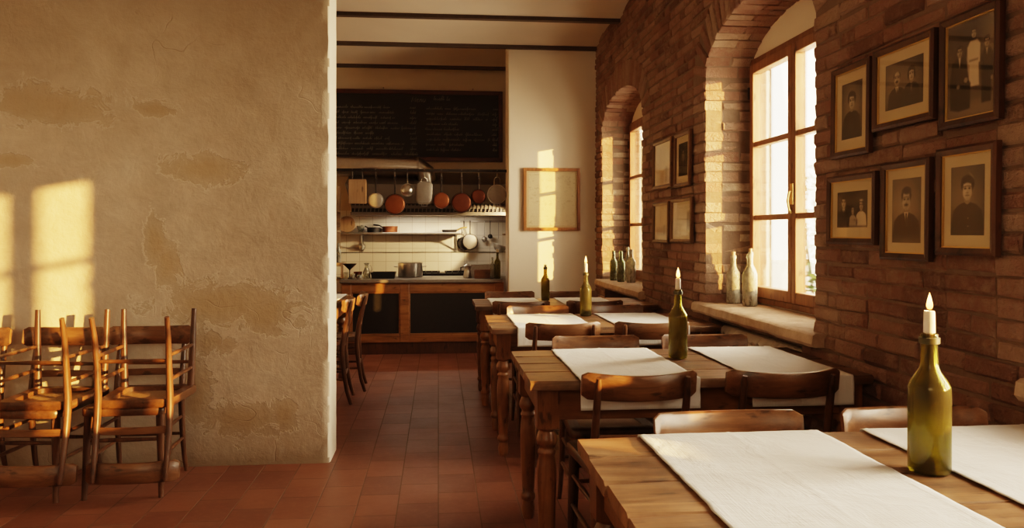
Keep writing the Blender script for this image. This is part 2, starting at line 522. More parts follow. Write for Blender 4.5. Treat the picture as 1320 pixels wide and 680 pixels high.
for k, y in enumerate(beam_y):
    struct(MB().box(XL-.1, XW+.10, y-.035, y+.035, ZC-.012, ZC+.05), 'trim_%d' % (k+1), M['beam'], smooth=False)

# --- plaster partition on the left (free end towards the aisle)
def partition():
    mb = MB()
    x0, x1, y0, y1, zt = XL-.1, -.634, 4.64, 4.94, 3.55
    nz = 70
    def wob(z, s):
        v = Vector((s*3.1, 0, z*5.0))
        return .006*mnoise.noise(v) + .004*mnoise.noise(v*3.3) + (.010*max(0, mnoise.noise(Vector((s, 9, z*9)))) if z < 1.2 else 0)
    ring = []
    vs = []
    for i in range(nz+1):
        z = -.02+(zt+.02)*i/nz
        e1 = wob(z, 1); e2 = wob(z, 2)
        vs += [(x0, y0, z), (x1-.05, y0, z), (x1-.012-e1, y0-.001+e1*.3, z), (x1-.003-e1*.6, y0+.010, z), (x1+e2*.3, y0+.03, z), (x1+e2*.3, y1-.02, z), (x1-.012-e2, y1, z), (x0, y1, z)]
    m = 8
    fs = []
    for i in range(nz):
        for k in range(m):
            a = i*m+k; b = i*m+(k+1) % m
            fs.append((a, b, b+m, a+m))
    fs += [tuple(range(m-1, -1, -1)), tuple(nz*m+k for k in range(m))]
    mb.add(vs, fs)
    o = struct(mb, 'wall_partition', [M['plaster_old'], M['lit_plaster']], ang=50)
    for p in o.data.polygons:
        if p.center.x > x1-.02 and p.normal.x > .75: p.material_index = 1
    return o
partition()

# --- end wall with the framed document
struct(MB().box(.774, 2.1, YB, YB+.34, -.02, 3.52), 'wall_end', M['plaster'], bevel=.012)
struct(MB().box(XL-.2, 2.3, YK, YK+.15, -.02, 3.6), 'wall_kitchen', M['kitchen_wall'], smooth=False)
struct(MB().box(XL-.25, XL, YR-.1, YK+.1, -.02, 3.6), 'wall_left', M['plaster'], smooth=False)
struct(MB().box(XL-.2, 2.3, YR-.25, YR, -.02, 3.6), 'wall_rear', M['plaster'], smooth=False)
struct(MB().box(1.10, 1.2, YB+.34, YK, -.02, 3.52), 'wall_kitchen_side', M['kitchen_wall'], smooth=False)

# --- brick wall: mortar body with niches, then every brick laid as geometry
def mortar_wall():
    mb = MB()
    X0 = XW+.010; ZT = 3.62; XO = 2.22
    def quadx(x, ya, yb, za0, za1, zb0, zb1):   # vertical quad at x; heights given at both ends
        mb.add([(x, ya, za0), (x, yb, zb0), (x, yb, zb1), (x, ya, za1)], [(0, 1, 2, 3)])
    ys = [YR-.1]
    for op in sorted(OPEN):
        ys += [op[0], op[1]]
    ys += [YB+.2]
    for i in range(0, len(ys), 2):
        quadx(X0, ys[i], ys[i+1], -.02, ZT, -.02, ZT)
    for i in range(0, len(ys)-1, 2):
        quadx(XO, ys[i], ys[i+1], -.02, ZT, -.02, ZT)
    for op in OPEN:
        y0, y1, zs, rise, zsill, n0, n1 = op
        zn = zsill-.09
        # below sill with radiator niche
        quadx(X0, y0, n0, -.02, zsill, -.02, zsill); quadx(X0, n1, y1, -.02, zsill, -.02, zsill)
        quadx(X0, n0, n1, zn, zsill, zn, zsill)
        mb.add([(X0, n0, -.02), (XG, n0, -.02), (XG, n0, zn), (X0, n0, zn)], [(0, 1, 2, 3)])
        mb.add([(X0, n1, -.02), (XG, n1, -.02), (XG, n1, zn), (X0, n1, zn)], [(0, 1, 2, 3)])
        mb.add([(X0, n0, zn), (XG, n0, zn), (XG, n1, zn), (X0, n1, zn)], [(0, 1, 2, 3)])
        quadx(XG, n0, n1, -.02, zn, -.02, zn)
        mb.add([(X0, y0, zsill), (XG+.05, y0, zsill), (XG+.05, y1, zsill), (X0, y1, zsill)], [(0, 1, 2, 3)])
        for y in (y0-.004, y1+.004):
            mb.add([(X0, y, zsill), (XG+.05, y, zsill), (XG+.05, y, zs+.05), (X0, y, zs+.05)], [(0, 1, 2, 3)])
        N = 28
        Y = [y0+(y1-y0)*.5*(1-math.cos(PI*k/N)) for k in range(N+1)]
        for a, b in zip(Y, Y[1:]):
            za, zb = arch_z(op, a)+.006, arch_z(op, b)+.006
            quadx(X0, a, b, za, ZT, zb, ZT)
            mb.add([(X0, a, za), (X0, b, zb), (XG+.05, b, zb), (XG+.05, a, za)], [(0, 1, 2, 3)])
        quadx(XO, y0, y1, -.02, zsill+.03, -.02, zsill+.03)
        quadx(XO, y0, y1, zs+.2, ZT, zs+.2, ZT)
    return mb
struct(mortar_wall(), 'wall_right', M['mortar'], smooth=False)

def lay_bricks():
    V = []; F = []; T = []
    def brick(cx, cy, cz, hx, hy, hz, face='-x', tone=None, rot=0.0, ang=None):
        """rounded block; face tells which side shows (chamfered)"""
        o = len(V)
        tone = random.random() if tone is None else tone
        j = lambda s: random.uniform(-s, s)
        ch = random.uniform(.006, .012)
        pts = []
        lay = [(-1, ch), (-1+.0, 0)]
        # two rings: chamfered front ring, full ring, back ring
        for (xo, inset) in ((-hx, ch), (-hx+ch, 0), (hx, 0)):
            for (a, b) in ((-1, -1), (1, -1), (1, 1), (-1, 1)):
                pts.append((xo+j(.0028), a*(hy-inset)+j(.005), b*(hz-inset)+j(.0034)))
        # subdivided look: mid points on long edges of the front ring
        fs = [(0, 3, 2, 1)]
        for r in (0, 4):
            for k in range(4):
                k2 = (k+1) % 4
                fs.append((r+k, r+k2, r+4+k2, r+4+k))
        fs.append((8, 9, 10, 11))
        c, s = math.cos(rot), math.sin(rot)
        for (x, y, z) in pts:
            if face == '+y' or face == '-y':
                sg = 1 if face == '-y' else -1
                x, y = (y, x*sg)
            elif ang is not None:           # arch voussoir: local z' outward
                y, z = (y*math.cos(ang) - z*math.sin(ang), y*math.sin(ang) + z*math.cos(ang))
            if rot:
                y, z = y*c - z*s, y*s + z*c
            V.append((cx+x, cy+y, cz+z))
        for f in fs:
            F.append(tuple(i+o for i in f)); T.append(tone)
    pitch = .0675
    nrow = int(3.55/pitch)
    for r in range(nrow):
        z = .034+r*pitch
        # free intervals for this course
        iv = [(YR, YB+.02)]
        def cut(lo, hi):
            nonlocal iv
            out = []
            for a, b in iv:
                if hi <= a or lo >= b: out.append((a, b)); continue
                if lo > a: out.append((a, lo))
                if hi < b: out.append((hi, b))
            iv = out
        for op in OPEN:
            y0, y1, zs, rise, zsill, n0, n1 = op
            yc = (y0+y1)/2; h = (y1-y0)/2
            if z < zsill-.10: cut(n0-.0, n1+.0)
            elif z < zsill+.02: cut(y0-.02, y1+.02) if z > zsill-.075 else cut(n0, n1)
            elif z < zs-.02:
                q = .115 if r % 2 else .235
                cut(y0-q, y1+q)
            else:
                G = .25
                u = (z-zs)/(rise+G)
                if u < 1:
                    w = (h+G)*math.sqrt(1-max(0, u)**2)
                    cut(yc-w, yc+w)
        for (a, b) in iv:
            y = a
            if (r % 2) and b-a > .5: first = .12
            else: first = .245
            k = 0
            while y < b-.03:
                L = first if k == 0 else random.choice((.245, .245, .25, .235, .12, .245, .26))
                L = min(L, b-y)
                if b-(y+L) < .06: L = b-y
                brick(XW+.05+random.uniform(-.008, .007), y+L/2, z+random.uniform(-.0025, .0025), .05, max(.012, L/2-.0042), pitch/2-.0040+random.uniform(-.0022, .001), rot=random.uniform(-.010, .010))
                y += L; k += 1
    for op in OPEN:
        y0, y1, zs, rise, zsill, n0, n1 = op
        # jambs
        for r in range(nrow):
            z = .034+r*pitch
            if not (zsill+.02 <= z < zs-.02): continue
            q = .115 if r % 2 else .235
            segs = [(XW-.002, XW+.115), (XW+.122, XG+.0)] if r % 2 == 0 else [(XW-.002, XW+.235), (XW+.242, XG)]
            for jy, sgn in ((y0, -1), (y1, 1)):
                tone = random.uniform(.5, 1.3)
                jit = random.uniform(-.009, .008)
                # corner block shows on both the wall face and the jamb
                x0, x1 = segs[0]
                hx = (x1-x0)/2
                brick(x0+hx+random.uniform(-.004, .004), jy+sgn*(q/2-.003)+jit, z, hx, q/2-.0045, pitch/2-.0040, tone=tone)
                x0, x1 = segs[1]
                brick((x0+x1)/2, jy+sgn*.05+random.uniform(-.006, .006), z, .05, (x1-x0)/2, pitch/2-.0040, face='-y' if sgn > 0 else '+y', tone=random.uniform(1.0, 2.0))
        # arch ring of radial bricks, two leaves deep
        yc = (y0+y1)/2; h = (y1-y0)/2
        # arc-length spaced
        TT = [PI*k/400 for k in range(401)]
        pts = [(yc+h*math.cos(a), zs+rise*math.sin(a)) for a in TT]
        cum = [0]
        for p, q2 in zip(pts, pts[1:]): cum.append(cum[-1]+math.hypot(p[0]-q2[0], p[1]-q2[1]))
        n = int(cum[-1]/.073)
        for k in range(n):
            s = (k+.5)/n*cum[-1]
            i = next(ii for ii in range(400) if cum[ii+1] >= s)
            a = TT[i]
            nx, nz = math.cos(a)/h, math.sin(a)/rise
            l = math.hypot(nx, nz); nx /= l; nz /= l
            # flatten the springers so that the ring stays inside the wall
            for (x0, x1) in (((XW-.004, XW+.16), (XW+.167, XG+.01)) if k % 2 else ((XW-.004, XW+.22), (XW+.227, XG+.01))):
                D = .245
                cy = pts[i][0]+nx*(D/2-.004+random.uniform(-.005, .005)); cz = pts[i][1]+nz*(D/2-.004)
                angl = math.atan2(nz, nx)
                brick((x0+x1)/2, cy, cz, (x1-x0)/2, D/2, .0735/2-.0045, ang=angl, tone=random.uniform(.35, 1.25))
    me = bpy.data.meshes.new('brickwork')
    me.from_pydata(V, [], F)
    me.materials.append(M['brick'])
    at = me.attributes.new('tone', 'FLOAT', 'FACE')
    at.data.foreach_set('value', T)
    import bmesh
    bm = bmesh.new(); bm.from_mesh(me); bmesh.ops.recalc_face_normals(bm, faces=bm.faces); bm.to_mesh(me); bm.free()
    o = bpy.data.objects.new('brickwork', me)
    COL.objects.link(o)
    o.parent = bpy.data.objects['wall_right']
    return o
lay_bricks()

# sills, lunettes and windows
def window(idx, op, f0, f1, zb, zt, n, sun_blocker=None):
    y0, y1, zs, rise, zsill, n0, n1 = op
    # worn sill slab
    mb = MB()
    N = 26
    vs = []; fs = []
    ya, yb = y0-.10, y1+.075
    for i in range(N+1):
        y = ya+(yb-ya)*i/N
        w = .010*mnoise.noise(Vector((idx*7.7, y*6, 1))) + .006*mnoise.noise(Vector((idx*3.1, y*17, 5)))
        inside = y0 < y < y1
        xb = XG if (y0-.001 <= y <= y1+.001) else XW+.02
        zz = .004*mnoise.noise(Vector((y*7, idx, 3)))
        vs += [(XW-.060+w, y, zsill-.045+zz), (XW-.055+w, y, zsill-.006+zz), (XW-.040+w, y, zsill+.004), (xb, y, zsill+.006), (xb, y, zsill-.06), (XW-.045+w, y, zsill-.062+zz*2)]
    for i in range(N):
        for k in range(6):
            a = i*6+k; b = i*6+(k+1) % 6
            fs.append((a, b, b+6, a+6))
    fs += [tuple(range(5, -1, -1)), tuple(N*6+k for k in range(6))]
    mb.add(vs, fs)
    s = mb.build('trim_%d' % (20+idx), M['sill'], ang=40)
    s['kind'] = 'structure'
    # plaster closing panel around the window, up to the arch
    mb = MB()
    x0, x1 = XG-.012, XG+.10
    def blk(ya, yb, za, zb_, zb2=None):
        zb2 = zb_ if zb2 is None else zb2
        mb.add([(x0, ya, za), (x0, yb, za), (x0, yb, zb2), (x0, ya, zb_), (x1, ya, za), (x1, yb, za), (x1, yb, zb2), (x1, ya, zb_)],
               [(0, 1, 2, 3), (7, 6, 5, 4), (0, 4, 5, 1), (3, 2, 6, 7), (0, 3, 7, 4), (1, 5, 6, 2)])
    blk(y0-.03, f0, zsill-.05, zs); blk(f1, y1+.03, zsill-.05, zs)
    blk(f0, f1, zsill-.05, zb)
    Ns = 26
    Y = [y0+(y1-y0)*.5*(1-math.cos(PI*k/Ns)) for k in range(Ns+1)]
    Y = sorted(set(Y+[f0, f1]))
    for a, b in zip(Y, Y[1:]):
        base = zt if (a >= f0-1e-6 and b <= f1+1e-6) else zs
        za, zb_ = arch_z(op, a)+.03, arch_z(op, b)+.03
        if max(za, zb_) > base+.001:
            blk(a, b, base, max(za, base+.002), max(zb_, base+.002))
    lun = mb.build('trim_%d' % (30+idx), M['plaster'], smooth=False); lun['kind'] = 'structure'
    # joinery
    root = thing('window_%d' % idx, None, None, (XG, (f0+f1)/2, zb), 0, kind='structure')
    W = f1-f0; Hh = zt-zb
    fw = .036
    fr = MB()
    fr.box(-.03, .07, -W/2, -W/2+fw, 0, Hh); fr.box(-.03, .07, W/2-fw, W/2, 0, Hh)
    fr.box(-.03, .07, -W/2+fw, W/2-fw, 0, fw); fr.box(-.03, .07, -W/2+fw, W/2-fw, Hh-fw, Hh)
    fr.build('window_frame', M['window_wood'], root, bevel=.004)
    sw = (W-2*fw)/n
    bars = (.345, .645)
    for k in range(n):
        a = -W/2+fw+k*sw+.002; b = a+sw-.004
        st = .047
        z0, z1 = fw+.003, Hh-fw-.003
        sb = MB()
        sb.box(-.045, .02, a, a+st, z0, z1); sb.box(-.045, .02, b-st, b, z0, z1)
        sb.box(-.045, .02, a+st, b-st, z0, z0+.068); sb.box(-.045, .02, a+st, b-st, z1-.06, z1)
        zz = [z0+.068, z1-.06]
        for br in bars:
            zc = Hh*br
            sb.box(-.038, .014, a+st, b-st, zc-.017, zc+.017)
        sash = sb.build('sash', M['window_wood'], root, bevel=.005)
        MB().box(-.014, -.010, a+st-.004, b-st+.004, z0+.063, z1-.055).build('pane', M['pane'], sash, smooth=False)
        # inner beading catching the light
        if k == 0 and n == 2:
            kn = MB()
            kn.tube([(-.050, b-st/2+.01, Hh*.40-.07), (-.066, b-st/2+.01, Hh*.40-.05), (-.074, b-st/2+.01, Hh*.40), (-.066, b-st/2+.01, Hh*.40+.05), (-.050, b-st/2+.01, Hh*.40+.06)], .007)
            kn.box(-.052, -.045, b-st/2-.008, b-st/2+.028, Hh*.40-.02, Hh*.40+.10)
            kn.build('window_handle', M['brass'], root)
    if sun_blocker:  # unseen louvred panel added outside to keep sun off the kitchen and pans
        sm = MB(); yc = (f0+f1)/2
        a, b = sun_blocker[0]-yc, sun_blocker[1]-yc
        x = .165
        sm.box(x, x+.035, a, a+.07, -.05, Hh+.05); sm.box(x, x+.035, b-.07, b, -.05, Hh+.05)
        for z in (-.05, Hh/2-.05, Hh-.03): sm.box(x, x+.035, a+.07, b-.07, z, z+.08)
        for k in range(34):
            z = .03+k*(Hh-.06)/34
            sm.add([(x+.002, a+.07, z+.045), (x+.034, a+.07, z-.01), (x+.034, b-.07, z-.01), (x+.002, b-.07, z+.045), (x+.002, a+.07, z+.053), (x+.034, a+.07, z-.002), (x+.034, b-.07, z-.002), (x+.002, b-.07, z+.053)],
                   [(0, 1, 2, 3), (7, 6, 5, 4), (0, 4, 5, 1), (1, 5, 6, 2), (2, 6, 7, 3), (3, 7, 4, 0)])
        sm.build('sun_blocker', M['window_wood'], root, smooth=False)
    hg = MB()
    for z in (Hh*.14, Hh*.86):
        hg.tube([(-.05, W/2-fw+.002, z-.04), (-.05, W/2-fw+.002, z+.04)], .008)
    hg.build('hinge', M['iron'], root)
    return root
window(1, OPEN[0], 3.70, 4.985, .900, 2.49, 2)
window(2, OPEN[1], 6.75, 8.245, .862, 2.53, 2, (6.76, 7.80))
window(3, OPEN[2], .80, 2.065, .930, 2.46, 3)

# kitchen tile field behind the range
struct(MB().box(-1.75, 1.098, YK-.012, YK+.01, .80, 1.63), 'trim_41', M['tiles'], smooth=False)
struct(MB().box(-1.75, 1.098, YK-.020, YK-.010, 1.100, 1.108), 'trim_42', M['iron'], smooth=False)

# outside
g = struct(MB().box(2.25, 30, -30, 40, -.3, -.1), 'ground', M['gravel'], smooth=False)

# ------------------------------------------------------------------ chairs
def rounded_trapezoid(fw, rw, y0, y1, r, n=6):
    """front half width fw at y0 (bulging), rear half width rw at y1"""
    pts = []
    corners = [(-fw, y0), (fw, y0), (rw, y1), (-rw, y1)]
    m = len(corners)
    for i in range(m):
        p = Vector(corners[i]); a = Vector(corners[i-1]); b = Vector(corners[(i+1) % m])
        d1 = (a-p).normalized(); d2 = (b-p).normalized()
        s = p+d1*r; e = p+d2*r
        for k in range(n+1):
            t = k/n
            q = s*(1-t)**2 + p*2*t*(1-t) + e*t*t
            pts.append((q.x, q.y))
    # gentle front bulge
    return [(x, y-.012*(1-(x/fw)**2) if y < y0+.02 else y) for x, y in pts]

SEAT = .465
def make_chair(label):
    t = thing('bistro_chair', label, 'chair')
    zt = SEAT; zb = SEAT-.042
    out = rounded_trapezoid(.205, .180, -.205, .200, .045)
    inn = rounded_trapezoid(.150, .128, -.150, .148, .05)
    n = len(out)
    mb = MB()
    rings = []
    def ring(pl, z, k=1.0): return [(x*k, y*k, z) for x, y in pl]
    vs = ring(out, zb, .985)+ring(out, zb+.006)+ring(out, zt-.007)+ring(out, zt, .975)+ring(inn, zt)+ring(inn, zt-.012)+ring(inn, zb)
    fs = []
    for L in range(6):
        for k in range(n):
            k2 = (k+1) % n
            fs.append((L*n+k, L*n+k2, (L+1)*n+k2, (L+1)*n+k))
    for k in range(n):
        k2 = (k+1) % n
        fs.append((6*n+k, 6*n+k2, k2, k))
    mb.add(vs, fs)
    seat = mb.build('seat', M['chair_seat'], t, ang=50)
    mb = MB(); q = [(x*1.01, y*1.01) for x, y in inn]
    mb.prism(q, zt-.018, zt-.004)
    mb.build('woven_panel', M['cane'], seat)
    for s in (-1, 1):
        MB().tube([(s*.186, -.192, 0), (s*.184, -.186, .10), (s*.178, -.176, .30), (s*.174, -.170, zb+.004)], [.0135, .0155, .019, .021], 12).build('leg', M['chair'], t)
        P = [(.178, .262, 0), (.175, .232, .10), (.172, .207, .25), (.172, .194, .40), (.173, .197, .47), (.173, .213, .58), (.172, .240, .70), (.171, .262, .79), (.171, .268, .814)]
        MB().tube([(s*x, y, z) for x, y, z in P], [.0135, .0155, .018, .0205, .0205, .0185, .0165, .0145, .010], 12, squash=(0, .86)).build('back_post', M['chair'], t)
    # crest rail: bowed board in front of the posts
    mb = MB()
    N = 22; hw = .222
    vs = []; fs = []
    for i in range(N+1):
        x = -hw+2*hw*i/N
        u = abs(x)/hw
        e = max(0, (u-.95)/.05)
        dz = .013*(1-math.sqrt(max(0, 1-e*e)))
        yb = .199+.064*(1-u*u)
        top = .832-.010*(1-u*u)-dz; bot = .728-.004*(1-u*u)+dz
        th = .0105
        lean = .016
        pr = [(-th, bot+.006), (-th, top-.006), (-th*.5, top), (th*.5, top), (th, top-.006), (th, bot+.006), (th*.5, bot), (-th*.5, bot)]
        for (dy, z) in pr:
            vs.append((x, yb+dy+lean*(z-.735)/.1, z))
    for i in range(N):
        for k in range(8):
            a = i*8+k; b = i*8+(k+1) % 8
            fs.append((a, b, b+8, a+8))
    fs += [tuple(range(7, -1, -1)), tuple(N*8+k for k in range(8))]
    mb.add(vs, fs)
    mb.build('backrest', M['chair_h'], t, ang=45)
    # lower back rail
    mb = MB(); vs = []; fs = []
    N = 10
    for i in range(N+1):
        x = -.176+.352*i/N; u = abs(x)/.176
        y = .205+.018*(1-u*u)
        vs += [(x, y-.007, .555), (x, y-.005, .592), (x, y+.007, .592), (x, y+.006, .555)]
    for i in range(N):
        for k in range(4):
            a = i*4+k; b = i*4+(k+1) % 4
            fs.append((a, b, b+4, a+4))
    fs += [(3, 2, 1, 0), tuple(N*4+k for k in range(4))]
    mb.add(vs, fs); mb.build('back_rail', M['chair_h'], t, ang=40, bevel=.003)
    def rung(a, b, r=.0095):
        MB().tube([a, tuple((Vector(a)+Vector(b))/2), b], [r*.85, r*1.15, r*.85], 10).build('stretcher', M['chair'], t)
    rung((-.178, -.176, .295), (.178, -.176, .295), .010)
    rung((-.172, .212, .225), (.172, .212, .225))
    for s in (-1, 1):
        rung((s*.179, -.178, .325), (s*.172, .202, .325))
        rung((s*.181, -.182, .200), (s*.173, .214, .200))
    return t

first_chair = None
def place_chair(x, y, rz, label, group, flip=False, z=0.0):
    global first_chair
    if first_chair is None:
        first_chair = make_chair(label); c = first_chair
    else:
        c = copy_tree(first_chair)
    c['label'] = label; c['group'] = group
    c.location = (x, y, z)
    c.rotation_euler = (PI, 0, rz) if flip else (0, 0, rz)
    return c

rows = [
  # x1, x2, y, facing camera?, label stem
  (.841, 1.40, 1.965, 0, 'far side of the nearest table'),
  (.751, 1.325, 3.085, 1, 'near side of the second table'),
  (.794, 1.350, 3.650, 0, 'far side of the second table'),
  (.724, 1.262, 4.712, 1, 'near side of the third table'),
  (.714, 1.262, 5.315, 0, 'far side of the third table'),
  (.640, 1.208, 6.155, 1, 'near side of the farthest table'),
  (.637, 1.205, 6.680, 0, 'far side of the farthest table'),
]
jit = [.02, -.015, .03, -.02, .012, -.03, .02, -.01, .015, .02, -.02, .01, .015, -.01]
q = 0
for (x1, x2, y, near, where) in rows:
    for k, x in enumerate((x1, x2)):
        lab = '%s bistro chair on the %s' % ('aisle-side' if k == 0 else 'wall-side', where)
        place_chair(x, y, (PI if near else 0)+jit[q], lab, 'chairs around the dining tables'); q += 1
place_chair(-.895, 6.86, -PI/2+.06, 'bistro chair seen edge-on at the half-hidden table beyond the plaster wall, nearer the counter', 'chairs at the half-hidden table')
place_chair(-.955, 6.36, -PI/2+.05, 'bistro chair half hidden behind the end of the plaster wall, just left of another chair', 'chairs at the half-hidden table')
ST = 'chairs stacked against the plaster wall'
place_chair(-1.60, 4.305, .02, 'upright bistro chair under an upturned one, right end of the row by the wall', ST)
place_chair(-1.535, 4.275, .03, 'upturned bistro chair, legs up, on the rightmost stack by the plaster wall', ST, True, SEAT*2+.001)
place_chair(-2.075, 4.29, -.09, 'bistro chair on its feet under an upturned chair, below the sunlit patch on the wall', ST)
place_chair(-2.005, 4.27, -.05, 'upturned bistro chair on the middle stack under the sunlit wall patch, legs up', ST, True, SEAT*2+.001)
place_chair(-2.56, 4.30, .03, 'bistro chair cut off by the left edge of the photo, backrest end just showing', ST)

# ------------------------------------------------------------------ tables
def make_table(label, L, D, name='dining_table', seed=1):
    rnd = random.Random(seed)
    t = thing(name, label, 'table', group='turned-leg dining tables')
    mb = MB()
    top = .78; th = .036
    np_ = 4
    y = -D/2
    ws = [D/np_+rnd.uniform(-.012, .012) for _ in range(np_)]
    ws[-1] = D-sum(ws[:-1])
    for w in ws:
        # plank with slightly worn ends and corners
        e0 = rnd.uniform(-.004, .003); e1 = rnd.uniform(-.004, .003)
        N = 10; vs = []; fs = []
        for i in range(N+1):
            x = -L/2+e0+(L-e0+e1)*i/N
            a = y+.0016+.0018*mnoise.noise(Vector((x*9, y*5, seed))); b = y+w-.0016+.0018*mnoise.noise(Vector((x*9, y*5+3, seed)))
            endr = .010 if i in (0, N) else 0
            dz = .0012*mnoise.noise(Vector((x*4, y*8, seed+5)))
            vs += [(x, a+endr, top-th), (x, a, top-.008), (x, a+.004+endr, top+dz), (x, (a+b)/2, top-.0012+dz), (x, b-.004-endr, top+dz), (x, b, top-.008), (x, b-endr, top-th)]
        for i in range(N):
            for k in range(7):
                p = i*7+k; r2 = i*7+(k+1) % 7
                fs.append((p, r2, r2+7, p+7))
        fs += [tuple(range(6, -1, -1)), tuple(N*7+k for k in range(7))]
        mb.add(vs, fs)
        y += w
    mb.build('tabletop', M['table'], t, ang=40)
    lx = L/2-.075; ly = D/2-.075; b = .043
    zb = top-th
    for s in (-1, 1):
        MB().box(-lx+b, lx-b, s*(ly+.012)-.011, s*(ly+.012)+.011, zb-.125, zb).build('apron', M['apron'], t, bevel=.003)
        MB().box(s*(lx+.012)-.011, s*(lx+.012)+.011, -ly+b, ly-b, zb-.125, zb).build('apron', M['apron'], t, bevel=.003)
    for sx in (-1, 1):
        for sy in (-1, 1):
            cx, cy = sx*lx, sy*ly
            mb = MB()
            mb.box(cx-b, cx+b, cy-b, cy+b, zb-.155, zb-.0005)
            z0 = zb-.155
            prof = [(.0, z0+.002), (.038, z0+.001), (.038, z0-.006), (.030, z0-.014), (.036, z0-.026), (.042, z0-.042), (.043, z0-.052), (.038, z0-.068), (.029, z0-.076), (.029, z0-.086),
                    (.036, z0-.092), (.036, z0-.102), (.031, z0-.108), (.035, z0-.13), (.0385, z0-.17), (.0385, z0-.22), (.035, .26), (.030, .15), (.027, .125), (.034, .115), (.036, .105), (.034, .092),
                    (.026, .085), (.027, .072), (.031, .05), (.029, .02), (.024, .0), (0, 0)]
            mb.lathe(prof, 24, (cx, cy, 0))
            mb.build('leg', M['table_leg'], t, ang=50, bevel=.0)
    return t
TAB = [  # x0, x1, y0, y1
    (.382, 1.735, 1.355, 2.130, 'nearest dining table with white runners, cut off by the bottom of the photo'),
    (.350, 1.735, 2.950, 3.737, 'second dining table from the front, turned legs standing out into the tiled aisle'),
    (.318, 1.735, 4.622, 5.378, 'third dining table from the front, between the second and the farthest table'),
    (.292, 1.735, 6.000, 6.712, 'farthest dining table, closest to the end wall with the framed document'),
]
for i, (x0, x1, y0, y1, lab) in enumerate(TAB):
    t = make_table(lab, x1-x0, y1-y0, seed=i+1)
    t.location = ((x0+x1)/2, (y0+y1)/2, 0)
t = make_table('dining table half hidden behind the plaster wall, one turned leg showing between chairs', 1.25, 1.25, seed=9)
t.location = (-1.43, 6.66, 0)

# ------------------------------------------------------------------ runners
def make_runner(x0, x1, y0, y1, label, seed, drop=.115, group='white linen runners on the tables', skew=0.0):
    NX = 60
    W = x1-x0
    path = []     # (y, z)
    zt = .7835
    r = .008
    ya, yb = y0-.006, y1+.006
    nd = 8
    for i in range(nd): path.append((ya-.002, zt-drop+(drop-r)*i/nd))
    for a in (0, 30, 60): path.append((ya+r-.002-r*math.cos(math.radians(a)), zt-r+r*math.sin(math.radians(a))))
    NY = 72
    for i in range(NY+1): path.append((ya+r+(yb-ya-2*r)*i/NY, zt))
    for a in (60, 30, 0): path.append((yb-r+.002+r*math.cos(math.radians(a)), zt-r+r*math.sin(math.radians(a))))
    for i in range(nd-1, -1, -1): path.append((yb+.002, zt-drop+(drop-r)*i/nd))
    vs = []; fs = []
    s = 0; pl = None
    for j, (y, z) in enumerate(path):
        if pl: s += math.hypot(y-pl[0], z-pl[1])
        pl = (y, z)
        for i in range(NX+1):
            u = i/NX
            x = x0+W*u + skew*(s-.4) + .005*mnoise.noise(Vector((seed, s*6, 0 if u < .5 else 9))) + .0022*mnoise.noise(Vector((seed, s*22, 0 if u < .5 else 9)))
            hang = z < zt-.012
            p = Vector((x*3.2, s*2.2, seed*3.3))
            wv = .5+.5*mnoise.noise(p) ; wv2 = mnoise.noise(Vector((x*9+s*7, s*6-x*3, seed)))
            cre = .0016*math.exp(-((u-.5)/.012)**2) + .0012*math.exp(-((s-.53)/.008)**2)
            if hang:
                off = .006*wv*min(1, (zt-z)/.06)
                yy = y - off if y < (y0+y1)/2 else y + off
                vs.append((x, yy, z))
            else:
                vs.append((x, y, z+.006*max(0, wv-.42)+.0022*abs(wv2)+.0006*abs(mnoise.noise(Vector((x*22-s*9, s*15+x*8, seed+4))))+cre+.0016*(math.exp(-((u*W-.018)/.004)**2)+math.exp(-(((1-u)*W-.018)/.004)**2))))
    m = NX+1
    for j in range(len(path)-1):
        for i in range(NX):
            a = j*m+i
            fs.append((a, a+1, a+1+m, a+m))
    mb = MB().add(vs, fs)
    o = mb.build('table_runner', M['linen'], ang=60)
    sd = o.modifiers.new('solid', 'SOLIDIFY'); sd.thickness = .0014; sd.offset = 1
    return tag(o, label, 'table runner', group)
RUN = [
    (0, .557, 1.082, 'wide white linen runner in front on the nearest table, left of the candle bottle', -.0),
    (0, 1.212, 1.730, 'white linen runner on the nearest table at its wall end, right of the candle bottle', 0),
    (1, .545, 1.017, 'white linen runner on the second table behind the aisle-side chair back', 0),
    (1, 1.227, 1.645, 'white linen runner on the second table at the wall end under the window sill', 0),
    (2, .470, .935, 'white linen runner on the third table, aisle side, left of its candle bottle', 0),
    (2, 1.091, 1.528, 'white linen runner on the third table, wall side, right of its candle bottle', 0),
    (3, .421, .834, 'small far white runner on the farthest table, aisle side of its green bottle', 0),
    (3, 1.001, 1.419, 'small far white runner on the farthest table, wall side of its green bottle', 0),
]
for k, (ti, x0, x1, lab, sk) in enumerate(RUN):
    make_runner(x0, x1, TAB[ti][2], TAB[ti][3], lab, k+1, skew=sk)
make_runner(-1.30, -.84, 6.04, 7.28, 'sliver of white runner on the half-hidden table beyond the plaster wall', 12, drop=.06)

